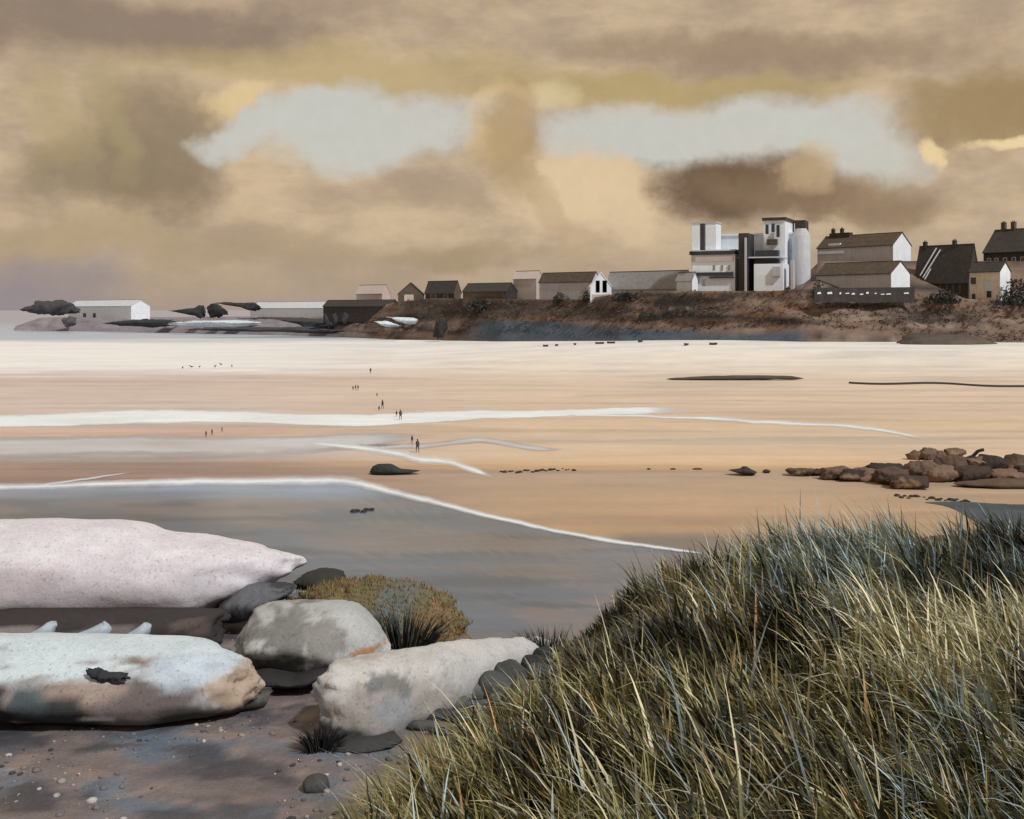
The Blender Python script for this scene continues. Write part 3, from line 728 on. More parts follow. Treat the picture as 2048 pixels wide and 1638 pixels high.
# loose shingle on the shelf
shv, shf, shc = [], [], []
rs = random.Random(21)
bm = bmesh.new(); bmesh.ops.create_icosphere(bm, subdivisions=1, radius=1)
ico_v = [v.co.copy() for v in bm.verts]; ico_f = [tuple(v.index for v in f.verts) for f in bm.faces]; bm.free()
for i in range(15000):
    X, Y = rs.uniform(-8.5, 1.4), rs.uniform(8.2, 20)
    if X > xb(Y)+.5 or nz(X*.9, Y*.9, 44) < -.05+.2*rs.random(): continue
    r_ = .005+.028*rs.random()**7+(.03 if rs.random() < .03 else 0)
    z = bluff_z(X, Y); b0 = len(shv); cc = rs.choice(((112, 104, 100), (84, 82, 82), (150, 140, 130), (124, 110, 100), (66, 64, 64), (176, 170, 164)))
    cc = alb(cc); sx_, sy_, sz_ = r_*rs.uniform(.9, 1.6), r_*rs.uniform(.8, 1.3), r_*rs.uniform(.5, .8)
    a = rs.uniform(0, 3.14); ca, sa = math.cos(a), math.sin(a)
    for v in ico_v:
        k = rs.uniform(.85, 1.1); x_, y_ = v.x*sx_*k, v.y*sy_*k
        shv.append((X+x_*ca-y_*sa, Y+x_*sa+y_*ca, z+v.z*sz_+sz_*.3)); shc.append(cc)
    shf += [tuple(b0+q for q in f) for f in ico_f]
tag(mobj('shingle', shv, shf, M['rock'], None, shc, True), 'loose shingle scattered over the wet shelf at lower left', 'shingle', kind='stuff')

# ------------------------------------------------------------------ buildings
class MB:
    def __init__(s): s.v, s.f = [], []
    def poly_prism(s, pts, vec):
        b = len(s.v); n = len(pts); vec = Vector(vec)
        s.v += [Vector(p) for p in pts]+[Vector(p)+vec for p in pts]
        s.f.append(tuple(b+i for i in range(n))[::-1]); s.f.append(tuple(b+n+i for i in range(n)))
        for i in range(n):
            j = (i+1) % n; s.f.append((b+i, b+j, b+n+j, b+n+i))
        return s
    def box(s, x0, x1, y0, y1, z0, z1):
        return s.poly_prism([(x0, y0, z0), (x1, y0, z0), (x1, y1, z0), (x0, y1, z0)], (0, 0, z1-z0))
    def bar(s, a, b, w):
        a, b = Vector(a), Vector(b); t = (b-a).normalized(); u = t.cross(Vector((0, 1, 0.01))).normalized()*w; v = t.cross(u).normalized()*w
        return s.poly_prism([a-u-v, a+u-v, a+u+v, a-u+v], b-a)
    def cyl(s, x, y, z0, z1, r0, r1=None, n=18, a0=0, a1=2*math.pi):
        r1 = r0 if r1 is None else r1; b = len(s.v)
        for k in range(n):
            t = a0+(a1-a0)*k/n
            s.v.append(Vector((x+r0*math.cos(t), y+r0*math.sin(t), z0)))
        for k in range(n):
            t = a0+(a1-a0)*k/n
            s.v.append(Vector((x+r1*math.cos(t), y+r1*math.sin(t), z1)))
        s.f.append(tuple(b+i for i in range(n))[::-1]); s.f.append(tuple(b+n+i for i in range(n)))
        for i in range(n):
            j = (i+1) % n; s.f.append((b+i, b+j, b+n+j, b+n+i))
        return s
    def build(s, name, mat, parent=None, smooth=False, bevel=0.):
        o = mobj(name, s.v, s.f, M[mat], parent, None, smooth)
        if bevel:
            md = o.modifiers.new('bevel', 'BEVEL'); md.width = bevel; md.segments = 2; md.limit_method = 'ANGLE'
        return o
def frame(x0, x1, x2, yb, d, th):
    """corner at x1; front runs left to x0, right side runs back to x2. returns origin, rotation, L, W"""
    s, c = math.sin(th), math.cos(th)
    Cn = P(x1, yb, d)
    k0, k2 = (x0-CX)/F, (x2-CX)/F
    L = (Cn.x-k0*Cn.y)/(c+k0*s)
    Wd = (k2*Cn.y-Cn.x)/(s-k2*c)
    return Cn, th, L, Wd
def zat(y, d): return CAMZ-(y-YH)*d/F
def house(name, x0, x1, x2, yb, ye, yr, d, th, wall, gable, roof, label, cat='house', found=4., parts=(), hip=0., roofover=.5):
    """gabled house: local x runs along the front from the corner (0) to -L, local y goes back"""
    Cn, th, L, Wd = frame(x0, x1, x2, yb, d, R(th))
    o = empty(name, Cn, label, cat); o.rotation_euler = (0, 0, -th)
    h = zat(ye, d)-Cn.z; r = zat(yr, d)-Cn.z
    m = MB(); m.poly_prism([(-.15, .15, -found), (-.15, Wd-.15, -found), (-.15, Wd-.15, h-.1), (-.15, Wd/2, r-.25), (-.15, .15, h-.1)], (-(L-.3), 0, 0)); m.build('wall', wall, o)
    m = MB(); m.poly_prism([(-.15+.02, .1, -found), (-.15+.02, Wd-.1, -found), (-.15+.02, Wd-.1, h-.15), (-.15+.02, Wd/2, r-.3), (-.15+.02, .1, h-.15)], (.13, 0, 0)); m.build('gable_end', gable, o)
    ov = roofover; sl = (r-h)/(Wd/2)
    for sg in (0, 1):
        a = -ov if sg == 0 else Wd+ov
        za = h-sl*ov
        m = MB(); m.poly_prism([(ov*.6, a, za), (ov*.6, Wd/2, r), (ov*.6, Wd/2, r+.35), (ov*.6, a, za+.35)], (-(L+ov*1.2), 0, 0)); m.build('roof_slope', roof, o)
    m = MB(); m.box(-L-ov*.7, ov*.7, Wd/2-.22, Wd/2+.22, r+.16, r+.48); m.build('ridge', 'slate', o)
    return o, L, Wd, h, r
def chimney(o, x, y, z0, z1, w=1.2, mat='umber'):
    m = MB(); m.box(x-w/2, x+w/2, y-w/2, y+w/2, z0, z1); m.box(x-w/2-.12, x+w/2+.12, y-w/2-.12, y+w/2+.12, z1+.003, z1+.28); c = m.build('chimney', mat, o)
    for k in (-1, 1):
        MB().cyl(x+k*w*.22, y, z1+.283, z1+.95, w*.15, w*.12, 8).build('chimney_pot', 'brownroof', c)
def window(o, x0, x1, z0, z1, y=-.02, mat='iron'):
    """window on the front wall plane (local y = 0)"""
    m = MB(); t = .16
    m.box(x0, x1, y-.14, y+.3, z1-t, z1); m.box(x0, x1, y-.14, y+.3, z0, z0+t); m.box(x0, x0+t, y-.14, y+.3, z0+t, z1-t); m.box(x1-t, x1, y-.14, y+.3, z0+t, z1-t)
    f = m.build('window', mat, o); MB().box(x0+t, x1-t, y+.02, y+.1, z0+t, z1-t).build('pane', 'glass', f)
    return f

TH = 52
# two long white-gabled houses, one above the other; shade on their fronts is put into the grey
o, L, Wd, h, r = house('long_house', 1632, 1782, 1820, 579, 546, 522, 512, TH, 'greyw', 'white', 'brownroof', 'lower long house with brown roof, shade-grey front and white gable end', found=9)
o, L, Wd, h, r = house('long_house', 1634, 1786, 1822, 528, 489, 464, 556, TH, 'greyw', 'white', 'brownroof', 'upper long house with dark roof, shade-grey front, white gable end and chimneys', found=9)
for f_ in (.9, .78): chimney(o, -L*f_, Wd/2, r-1, r+3.6, 1.5, 'darkw')
MB().box(-L*.93, -L*.66, Wd/2-1.6, Wd/2+1.6, r-.9, r+1.7).build('dormer', 'darkw', o)
MB().box(-L*.86, -L*.7, .9, 3.0, h+.6, h+2.2).build('skylight', 'white', o)
MB().box(-L*.99, -L*.62, -.35, -.02, h*.66, h*.82).build('balcony_band', 'white', o)
# garden wall with white washing below the lower house
gw = empty('garden_wall', P(1730, 591, 500), 'dark garden wall below the lower long house', 'wall')
mb = MB()
mb.poly_prism([(-22, 0, -3), (20.5, -3, -3), (20.5, -3, 3.6), (-22, 0, 3.2)], (0, .6, 0)); mb.build('wall', 'darkw', gw)
rw = random.Random(5)
lx = [-20, -15.5, -11, -8, -5.5, -2, .5, 4, 7, 9.5, 17]
for i, x in enumerate(lx):
    w_ = rw.uniform(.7, 2.4); yy = -(x+22)/42.5*3-.25
    z0 = .4+rw.uniform(-.2, .3); hh = rw.uniform(.5, 1.1)
    mm = MB(); mm.poly_prism([(x-w_/2, yy, z0), (x+w_/2, yy, z0+.15), (x+w_/2*.7, yy, z0+hh), (x-w_*.4, yy, z0+hh*.8)], (0, .09, 0))
    ob = mm.build('white_stone', 'white', gw)

# the white hotel with its towers
hd = 550
hotel = empty('hotel', P(1500, 584, hd), 'large white stepped hotel with a flat-capped tower on the headland', 'building')
hb = hotel.location.copy()
HA = R(25)
def block(name, x0, x1, x2, yb, yt, d, mat, th=HA, parent=hotel, found=0., grow=0.):
    Cn, t_, L, Wd = frame(x0, x1, x2, yb, d, th)
    rot = Matrix.Rotation(-th, 3, 'Z'); m = MB()
    q = [rot @ Vector(v) for v in ((grow, -grow, 0), (-L-grow, -grow, 0), (-L-grow, Wd+grow, 0), (grow, Wd+grow, 0))]
    base = Cn-parent.location
    m.poly_prism([base+v+Vector((0, 0, -found)) for v in q][::-1], (0, 0, zat(yt, d)-Cn.z+found))
    return m.build(name, mat, parent)
block('main_wing', 1440, 1590, 1606, 584, 465, hd+6, 'white', found=8)
block('main_parapet', 1441, 1592, 1607, 468, 464, hd+5.2, 'white')
block('left_wing', 1382, 1470, 1490, 584, 498, hd+2.5, 'white', found=8)
block('left_tower', 1384, 1432, 1442, 500, 446, hd+8, 'white')
block('left_tower_cap', 1383, 1433, 1443, 446, 443, hd+7.6, 'greyw')
block('chimney_stack', 1400, 1408, 1411, 500, 447, hd+3, 'iron')
block('balcony_roof', 1380, 1468, 1478, 508, 501, hd+1.9, 'iron', grow=.3)
block('balcony_recess', 1383, 1466, 1472, 522, 509, hd+2.2, 'lav')
block('balcony_roof', 1382, 1464, 1474, 551, 544, hd+1.9, 'iron', grow=.25)
block('balcony_rail', 1420, 1466, 1476, 556, 553, hd+1.8, 'iron', grow=.25)
block('window', 1403, 1411, 1413, 572, 558, hd+2.2, 'greyroof')
for x_ in (1392, 1428, 1444, 1458): block('window', x_-2.2, x_+2, x_+2.8, 540, 530, hd+2.2+(1466-x_)*.112, 'greyroof')
block('stair_column', 1477, 1496, 1508, 590, 466, hd-2, 'slate', found=6)
block('stair_pilaster', 1489, 1492, 1494, 588, 475, hd-3.2, 'greyw', found=4)
block('tower', 1527, 1570, 1588, 584, 440, hd-1, 'white', found=8)
block('tower_cap', 1525, 1571, 1590, 440, 434, hd-1.6, 'iron', grow=.2)
for i, (x, y0, y1) in enumerate(((1534, 449, 468), (1546, 447, 464), (1556, 450, 474))):
    w_ = block('window', x-3.2, x+2.6, x+3.4, y1, y0, hd-2+.02*i, 'iron')
block('window', 1533, 1553, 1556, 489, 478, hd-2.2, 'brownroof')
block('terrace_front', 1508, 1566, 1580, 584, 527, hd-9, 'white', found=8)
block('glazed_band', 1510, 1556, 1562, 512, 500, hd-3.4, 'iron')
block('balcony_slab', 1478, 1562, 1580, 515, 512.6, hd-8, 'cool', grow=.4)
block('glazed_band', 1508, 1556, 1562, 530, 518, hd-3.4, 'slate')
block('drain_pipe', 1581, 1586, 1590, 575, 520, hd-10, 'greyw', found=1)
block('porch', 1545, 1560, 1563, 552, 533, hd-10, 'greyw')
# round end tower
tx, td = 1607, hd-1
tp = P(tx, 584, td)-hotel.location; rr_ = 19*td/F
MB().cyl(tp.x, tp.y+rr_, -8, zat(470, td)-hb.z, rr_, rr_*.97, 28).build('round_tower', 'cool', hotel, False)
MB().cyl(tp.x, tp.y+rr_, zat(470, td)-hb.z+.01, zat(456, td)-hb.z, rr_*.97, rr_*.55, 28).build('round_tower_roof', 'greyw', hotel)
block('roof_house', 1590, 1610, 1617, 470, 440, hd+12, 'slate')
# dark hillside house with pale stair rails
o, L, Wd, h, r = house('dark_house', 1828, 1936, 1960, 592, 560, 488, 520, TH, 'darkw', 'darkw', 'slate', 'tall dark tarred house with pale slanting rails right of the long houses', found=10)
Mt = o
for (x0, z0, x1, z1) in ((.88, .16, .66, .95), (.82, .10, .58, .90), (.78, .05, .70, .35)):
    sl = (r-h)/(Wd/2)
    def rp(x, t): return (-L*x, -.9+t*(Wd/2), h-.3+t*(r-h)+.25)
    MB().bar(rp(x0, z0), rp(x1, z1), .22).build('rail', 'white', o)
for f_ in (.35, .9): chimney(o, -L*f_, Wd/2, r-1, r+2.0, 1.6, 'darkw')
for f_ in (.5, .38, .26, .14): MB().box(-L*f_-.5, -L*f_+.5, -.12, .2, h*.15, h*.85).build('door', 'umber', o)
# top right dark house
o, L, Wd, h, r = house('dark_house', 1966, 2092, 2140, 560, 500, 452, 548, TH, 'darkw', 'darkw', 'slate', 'dark slate-roofed house with chimneys at the top right edge', found=9)
for f_ in (.86, .7): chimney(o, -L*f_, Wd/2, r-1, r+3.6, 2.0, 'umber')
for i, f_ in enumerate((.9, .78, .64, .5, .36)):
    window(o, -L*f_-1.0, -L*f_+1.0, h*.52, h*.80, mat='white')
for i, f_ in enumerate((.72, .6, .46, .3)):
    MB().box(-L*f_-.7, -L*f_+.7, -.2, .3, -.1, h*.3).build('door', 'cream', o)
# lower right cream cottage
o, L, Wd, h, r = house('cottage', 1938, 2000, 2021, 608, 542, 524, 496, TH, 'cream', 'white', 'slate', 'square cream stone cottage with white side at the right edge', found=6)
window(o, -L*.93, -L*.78, h*.62, h*.82); window(o, -L*.42, -L*.28, h*.2, h*.42); MB().box(-L*.9, -L*.8, -.14, .2, h*.1, h*.32).build('door', 'iron', o)
MB().box(-L*.5, -L*.22, -.2, -.02, h*.4, h*.72).build('shutter', 'greyw', o)
# small white cottage and long shed to the left of the hotel
o, L, Wd, h, r = house('long_shed', 1212, 1368, 1384, 585, 574, 541, 578, 40, 'greyw', 'cool', 'greyroof', 'long low shed with grey sheet roof left of the hotel', 'shed', found=8)
o, L, Wd, h, r = house('lean_to', 1352, 1384, 1396, 584, 560, 545, 556, 45, 'cool', 'white', 'greyroof', 'small pale lean-to between the grey shed and the hotel', 'shed', found=8)
def gable_front(name, x0, x1, yb, ye, yr, d, depth, wall, roof, label, cat='house', found=6):
    a, b = P(x0, yb, d), P(x1, yb, d)
    o = empty(name, (a+b)/2, label, cat); w = (b.x-a.x)/2; h = zat(ye, d)-a.z; r = zat(yr, d)-a.z
    MB().poly_prism([(-w, 0, -found), (w, 0, -found), (w, 0, h), (0, 0, r-.1), (-w, 0, h)], (0, depth, 0)).build('wall', wall, o)
    sl = (r-h)/w; ov = .45
    for s in (-1, 1):
        MB().poly_prism([(s*(w+ov), -.4, h-sl*ov), (0, -.4, r), (0, -.4, r+.45), (s*(w+ov), -.4, h-sl*ov+.45)], (0, depth+.8, 0)).build('roof_slope', roof, o)
    return o, w, h, r
o, w_, h, r = gable_front('white_cottage', 1181, 1223, 600, 572, 546, 602, 10, 'white', 'white', 'little white gabled cottage with dark windows beside the long shed')
window(o, -w_*.5, -w_*.12, h*.55, r*.72); window(o, w_*.15, w_*.55, h*.55, r*.72); MB().box(-w_*.85, w_*.85, -.25, -.02, .4, h*.4).build('plinth', 'greyw', o)
o, L, Wd, h, r = house('brown_roofed_house', 1078, 1184, 1200, 592, 562, 544, 650, 40, 'greyw', 'cool', 'brownroof', 'grey-walled house with dark brown roof left of the white cottage', found=6)
o, L, Wd, h, r = house('pale_house', 1026, 1072, 1086, 598, 556, 542, 690, 40, 'lav', 'lav', 'lav', 'faint haze-lavender house behind the brown-roofed house', found=6)
# dark huddle of houses on the point
o, w_, h, r = gable_front('dark_cottage', 796, 846, 612, 588, 566, 788, 12, 'umber', 'slate', 'dark gabled cottage with a pale front at the left of the dark huddle')
MB().box(-w_*.5, w_*.25, -.3, -.03, 1, h*.95).build('pale_front', 'cream', o)
o, L, Wd, h, r = house('dark_cottage', 850, 908, 922, 604, 584, 562, 748, 40, 'darkw', 'umber', 'slate', 'dark slate cottage with two pale windows in the middle of the huddle', found=6)
window(o, -L*.8, -L*.62, h*.2, h*.9, mat='cream'); window(o, -L*.35, -L*.2, h*.2, h*.9, mat='cream')
o, L, Wd, h, r = house('dark_cottage', 925, 1012, 1034, 602, 582, 566, 690, 38, 'umber', 'darkw', 'slate', 'long dark-roofed cottage at the right of the dark huddle', found=6)
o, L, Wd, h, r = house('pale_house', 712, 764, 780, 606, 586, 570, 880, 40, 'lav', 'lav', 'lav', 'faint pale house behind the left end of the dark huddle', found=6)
o, L, Wd, h, r = house('boat_shed', 646, 780, 800, 628, 612, 600, 806, 40, 'darkw', 'darkw', 'slate', 'long low black-roofed boat shed on the point', 'shed', found=6)
# white harbour buildings far left
o, L, Wd, h, r = house('harbour_shed', 136, 262, 300, 645, 612, 600, 1050, 45, 'white', 'white', 'cool', 'big white harbour shed with a dark doorway at the far left', 'shed', found=6)
for f_ in (.72, .56): MB().box(-L*f_-2.6, -L*f_+2.6, -.3, .3, -5, h*.55).build('door', 'iron', o)
o, L, Wd, h, r = house('white_terrace', 500, 690, 726, 644, 616, 603, 880, 45, 'white', 'cool', 'cool', 'long white terrace on the shore left of the black boat shed', 'house', found=6)
# dark reef rocks and skerries in front of the harbour
REEF = [([(50, 617), (70, 606), (110, 600), (132, 597), (148, 606), (150, 622), (138, 634), (100, 632), (66, 626)], 1050, 12, 'dark pointed islet left of the white harbour shed', (74, 70, 70)),
        ([(122, 640), (134, 632), (152, 632), (150, 648), (134, 656)], 1000, 4, 'small dark rock below the pointed islet', (92, 88, 88)),
        ([(208, 646), (250, 641), (310, 637), (338, 640), (346, 650), (310, 655), (250, 652)], 990, 6, 'long dark tapering rock in front of the white harbour shed', (52, 58, 58)),
        ([(342, 622), (390, 616), (402, 606), (410, 620), (404, 642), (392, 632)], 960, 4, 'dark rock with a thin point between the shed and the terrace', (54, 54, 54)),
        ([(414, 606), (424, 602), (432, 608), (450, 618), (456, 628), (436, 636), (418, 632)], 940, 4, 'blocky dark rock at the left end of the white terrace', (52, 50, 50)),
        ([(430, 605), (470, 602), (510, 606), (516, 618), (500, 622), (480, 614), (450, 610)], 872, 3, 'thin dark overhanging rock before the white terrace', (56, 54, 54)),
        ([(466, 628), (520, 624), (600, 628), (640, 640), (670, 662), (650, 670), (600, 650), (540, 636)], 850, 6, 'dark sloping reef in front of the white terrace', (70, 68, 68)),
        ([(392, 658), (470, 652), (580, 650), (670, 660), (668, 670), (560, 664), (450, 662)], 830, 5, 'low dark reef at the waterline below the white terrace', (72, 70, 72)),
        ([(646, 652), (648, 622), (656, 634), (662, 650)], 820, 2, 'leftmost of three dark pointed rocks on the shore', (60, 60, 62)),
        ([(664, 652), (666, 624), (676, 630), (676, 650)], 819, 2, 'middle of three dark pointed rocks on the shore', (60, 60, 62)),
        ([(682, 648), (684, 628), (692, 622), (698, 634), (692, 650)], 818, 2, 'rightmost of three dark pointed rocks on the shore', (60, 60, 62)),
        ([(742, 636), (770, 640), (800, 652), (790, 660), (762, 650)], 770, 4, 'left one of two white slanting rocks below the boat shed', (222, 226, 226)),
        ([(772, 630), (800, 630), (850, 640), (872, 652), (830, 652), (800, 644)], 760, 4, 'right one of two white slanting rocks below the boat shed', (218, 224, 224)),
        ([(866, 674), (874, 636), (890, 634), (896, 660), (884, 674)], 690, 4, 'dark upright rock at the waterline below the dark cottages', (54, 50, 48)),
        ([(340, 648), (400, 640), (480, 640), (548, 648), (480, 652), (400, 652)], 930, 6, 'low pale slab between the dark reef rocks', (214, 218, 214))]
for i, (pl, d, D, lab, col) in enumerate(REEF):
    rock('reef_rock', pl, d, D, lab, 'rock', 'reef rocks off the harbour', base=col, mat='bigrock', seed=40+i*1.7, n=56, m=20, rough=.2, planes=22, pc=.7)
rock('shore_rock', [(1772, 704), (1790, 690), (1820, 672), (1860, 664), (1900, 664), (1960, 676), (2000, 690), (1950, 702), (1880, 712), (1820, 718), (1790, 716)], 478, 9,
     'broad dark rock spit running onto the pale sand below the cottage', base=(88, 78, 70), blobs=[(1820, 704, 50, 16, (58, 58, 60), .9), (1940, 690, 50, 14, (108, 88, 74), .8)], mat='bigrock', seed=61, n=80, rough=.06)
# conifers by the sea wall
def conifer(x, yb, yt, d, label):
    base = P(x, yb, d); H = (yb-yt)*d/F
    o = empty('conifer_tree', base, label, 'tree', 'conifers above the far beach')
    MB().cyl(0, 0, -1, H*.35, .22, .14, 7).build('trunk', 'umber', o)
    r = random.Random(int(x)); v, f, c = [], [], []
    for k in range(420):
        t = r.random()**.8; z = H*(.1+.9*t); rad = (1-t)**.9*H*.26*r.uniform(.55, 1.1)+.05; a = r.uniform(0, 6.28)
        p = Vector((rad*math.cos(a), rad*math.sin(a), z)); s = .35*(1-.5*t)
        q = [p+Vector((r.uniform(-s, s), r.uniform(-s, s), r.uniform(-s, s*.6))) for _ in range(3)]
        b = len(v); v += q; f.append((b, b+1, b+2)); c += [tuple(u*r.uniform(.6, 1.3) for u in (.030, .038, .036))]*3
    mobj('crown', v, f, M['grass'], o, c)
for i, (x, yb, yt) in enumerate(((1284, 640, 614), (1306, 638, 618), (1322, 636, 608), (1336, 634, 612), (1348, 636, 600), (1384, 632, 596), (1370, 636, 614))):
    q_ = on_head(x, yb+4)
    conifer(x, yb+4, yt, q_.y, 'small dark conifer, %s from the left on the slope above the far sand' % ('first', 'second', 'third', 'fourth', 'fifth', 'seventh', 'sixth')[i])
# bushes on the slope
def bush(x, y, w, hgt, label, col=(.03, .032, .028)):
    q_ = on_head(x, y); X, d, z = q_.x, q_.y, q_.z
    r = random.Random(int(x*3)); v, f, c = [], [], []
    for k in range(700):
        a = r.uniform(0, 6.28); u = r.random(); rr2 = math.sqrt(r.random())
        lob = .7+.3*math.sin(a*3+x)
        p = Vector((w*rr2*math.cos(a)*lob, w*.5*rr2*math.sin(a), hgt*(u*math.sqrt(max(0, 1-rr2**2))+.05)))
        s = w*.10
        q = [p+Vector((r.uniform(-s, s), r.uniform(-s, s), r.uniform(-s, s))) for _ in range(3)]
        b = len(v); v += q; f.append((b, b+1, b+2)); c += [tuple(q_*r.uniform(.6, 1.5) for q_ in col)]*3
    o = mobj('bush', v, f, M['grass'], None, c); o.location = (X, d, z-.3)
    tag(o, label, 'bush')
bush(1172, 604, 5, 7, 'dark bush at the left foot of the white cottage')
bush(1120, 606, 6, 6, 'dark bush below the brown-roofed house')
bush(1250, 602, 8, 5, 'low dark bush below the long grey shed')
bush(960, 622, 12, 7, 'dark bushes below the long dark-roofed cottage')
bush(1636, 596, 5, 8, 'dark bush between the round tower and the long houses')
bush(1890, 606, 9, 6, 'dark bush below the tarred house')
bush(2034, 612, 10, 12, 'dark bush right of the cream cottage')

# scrub, heather and broken rock over the headland slope
sc = random.Random(31); sv_, sf_, scol = [], [], []
scc = (alb((66, 58, 46)), alb((84, 72, 52)), alb((52, 50, 46)), alb((112, 84, 62)), alb((74, 76, 60)), alb((128, 110, 92)))
tries = 0
while tries < 9000:
    tries += 1
    x = sc.uniform(700, 2150); yt_, yb_ = interp(HT, x), interp(HB, x)
    y = sc.uniform(yt_-2, yb_-3)
    if nz(x*.02, y*.06, 17) < -.12+.25*sc.random() and sc.random() < .8: continue
    q = on_head(x, y)
    if q is None or q.y > 830: continue
    big = sc.uniform(.35, 1.15)*(1.25 if x < 1300 else 1); col = sc.choice(scc); col = tuple(v*sc.uniform(.6, 1.15) for v in col)
    if 960 < x < 1600 and y > 648: col = tuple(v*sc.uniform(.7, 1.2) for v in alb((72, 80, 88)))
    for k in range(5):
        c0 = q+Vector((sc.gauss(0, big*.6), sc.gauss(0, big*.4), abs(sc.gauss(0, big*.35))))
        b = len(sv_)
        for _ in range(3): sv_.append(c0+Vector((sc.uniform(-1, 1)*big*.7, sc.uniform(-1, 1)*big*.6, sc.uniform(-.5, .7)*big*.6)))
        sf_.append((b, b+1, b+2)); scol += [col]*3
tag(mobj('hillside_scrub', sv_, sf_, M['grass'], None, scol), 'low brown scrub and broken stone over the headland slope', 'scrub', kind='stuff')

# ------------------------------------------------------------------ beach things
def flat_rock(x0, x1, yc, th, h, label, cat='rock', col=(64, 58, 54), seed=0., name='weed_bank', prof=None, group=None):
    n = 14; up, dn = [], []
    for i in range(n+1):
        t = i/n; x = x0+(x1-x0)*t
        e = math.sin(math.pi*t)**.6*(.55+.9*abs(nz(t*5, seed, 1)))
        up.append((x, yc+(prof(t) if prof else 0)-th*.6*e-.6)); dn.append((x, yc+(prof(t) if prof else 0)+th*.4*e+.6))
    d = gd(yc+th*.3)
    return rock(name, up+dn[::-1], d, h, label, cat, group, base=col, mat='bigrock', seed=seed, n=64, m=12, rough=.03)
flat_rock(1332, 1606, 756, 13, 2.5, 'long low dark weed bank on the far sand', 'weed bank', (84, 74, 66), 71, prof=lambda t: 2.2*math.sin(5*t+1)+1.5*t)
def ridge(name, pts, d_of, w, h, label, cat, mat):
    v, f = [], []
    for (x, y) in pts:
        d = gd(y); X = (x-CX)*d/F; z = zbeach(X, d)
        v += [Vector((X, d-w, z-.05)), Vector((X, d-w*.4, z+h)), Vector((X, d+w*.4, z+h)), Vector((X, d+w, z-.05))]
    for i in range(len(pts)-1):
        for k in range(3): a = i*4+k; f.append((a, a+4, a+5, a+1))
    return tag(mobj(name, v, f, M[mat], None, None, True), label, cat)
ridge('weed_line', [(1700+i*14, 767+.011*i*14+6*sstep(12, 34, i)+1.5*math.sin(i*.4)) for i in range(40)], None, 1.6, .45, 'long thin dark weed line on the sand at the right', 'weed', 'weed')
rock('dark_rock', [(738, 944), (746, 932), (764, 925), (782, 928), (800, 938), (842, 941), (812, 947), (770, 949), (744, 950)], gd(948), 1.4,
     'black whale-backed rock alone on the sand at the pool edge', base=(50, 54, 52), mat='bigrock', seed=73, n=56, m=20)
rock('dark_rock', [(1456, 940), (1484, 937), (1490, 930), (1500, 937), (1514, 944), (1506, 951), (1480, 947)], gd(950), 1.2, 'dark rock with a pointed fin on the sand line', base=(62, 52, 48), mat='bigrock', seed=74, n=44, m=16)
rock('dark_rock', [(1524, 942), (1532, 938), (1542, 941), (1538, 946), (1528, 946)], gd(946), .4, 'small dark rock just right of the finned rock', base=(62, 52, 48), mat='bigrock', seed=75, n=24, m=10)
for i, (x0, x1) in enumerate(((1293, 1302), (1340, 1352), (1384, 1406))):
    flat_rock(x0, x1, 938, 3, .3, ('smallest and leftmost', 'middle', 'largest and rightmost')[i]+' of three thin dark flat stones on the sand line', 'stone', (66, 54, 46), 76+i, 'flat_stone', group='flat stones on the sand line')
# breakwater pile on the right
BW = [(1600, 943, 32, 11), (1640, 944, 26, 9), (1672, 946, 40, 17), (1706, 950, 34, 15), (1742, 948, 44, 22), (1780, 952, 46, 26), (1820, 962, 44, 24), (1842, 940, 46, 26), (1770, 936, 40, 16), (1875, 950, 40, 22), (1905, 930, 46, 26), (1940, 948, 50, 24),
      (1960, 925, 40, 22), (1985, 930, 44, 26), (2010, 948, 54, 24), (2040, 930, 44, 26), (2075, 945, 52, 28), (2110, 925, 48, 28), (1830, 914, 22, 18), (1855, 908, 26, 18), (1880, 914, 22, 16), (1910, 906, 24, 18)]
ORD = 'first second third fourth fifth sixth seventh eighth ninth tenth eleventh twelfth thirteenth fourteenth fifteenth sixteenth seventeenth eighteenth nineteenth twentieth twenty-first twenty-second twenty-third twenty-fourth'.split()
bw_cols = ((92, 72, 60), (70, 54, 46), (112, 90, 74), (58, 47, 42), (124, 98, 80))
rb = random.Random(9)
for i, (x, y, a, b) in enumerate(BW):
    pl = [(x+a*math.cos(t)*rb.uniform(.72, 1.15), y-b*math.sin(t)*rb.uniform(.6, 1.25)) for t in [k*2*math.pi/10 for k in range(10)]]
    d = gd(max(y+b*.75, 944)) if b < 20 else gd(max(y+b*.6, 950))
    if i >= 18 and i < 22: d = 150
    lab = 'brown boulder, %s from the left in the rock pile on the right' % ORD[sorted(BW).index((x, y, a, b))]
    if i == 0: lab = 'low brown boulder at the left tip of the rock pile'
    if i == 6: lab = 'rounded brown boulder lowest in the rock pile'
    rock('pile_boulder', pl, d, a*d/F*.7, lab, 'rock', 'boulders of the right-hand rock pile', base=bw_cols[(i if i < 18 or i > 21 else 2) % 5], mat='bigrock', seed=80+i*1.3, n=44, m=22, rough=.16, planes=26, pc=.6, p=rb.uniform(1.5, 2.3),
         blobs=[(x-a*.3, y+b*.1, a*.5, b*.4, (168, 136, 106), .5)] if i % 3 == 0 else ())
flat_rock(1908, 2120, 968, 18, 2.0, 'long flat brown rock lying before the rock pile', 'rock', (96, 78, 66), 111, 'flat_rock')
dw = MB()
pp = [P(1932, 917, 140), P(1946, 912, 140), P(1956, 902, 139.6), P(1968, 899, 139.4)]
for a, b in zip(pp, pp[1:]): dw.bar(a, b, .16)
tag(dw.build('driftwood', 'iron'), 'black crooked driftwood branch on top of the rock pile', 'driftwood')
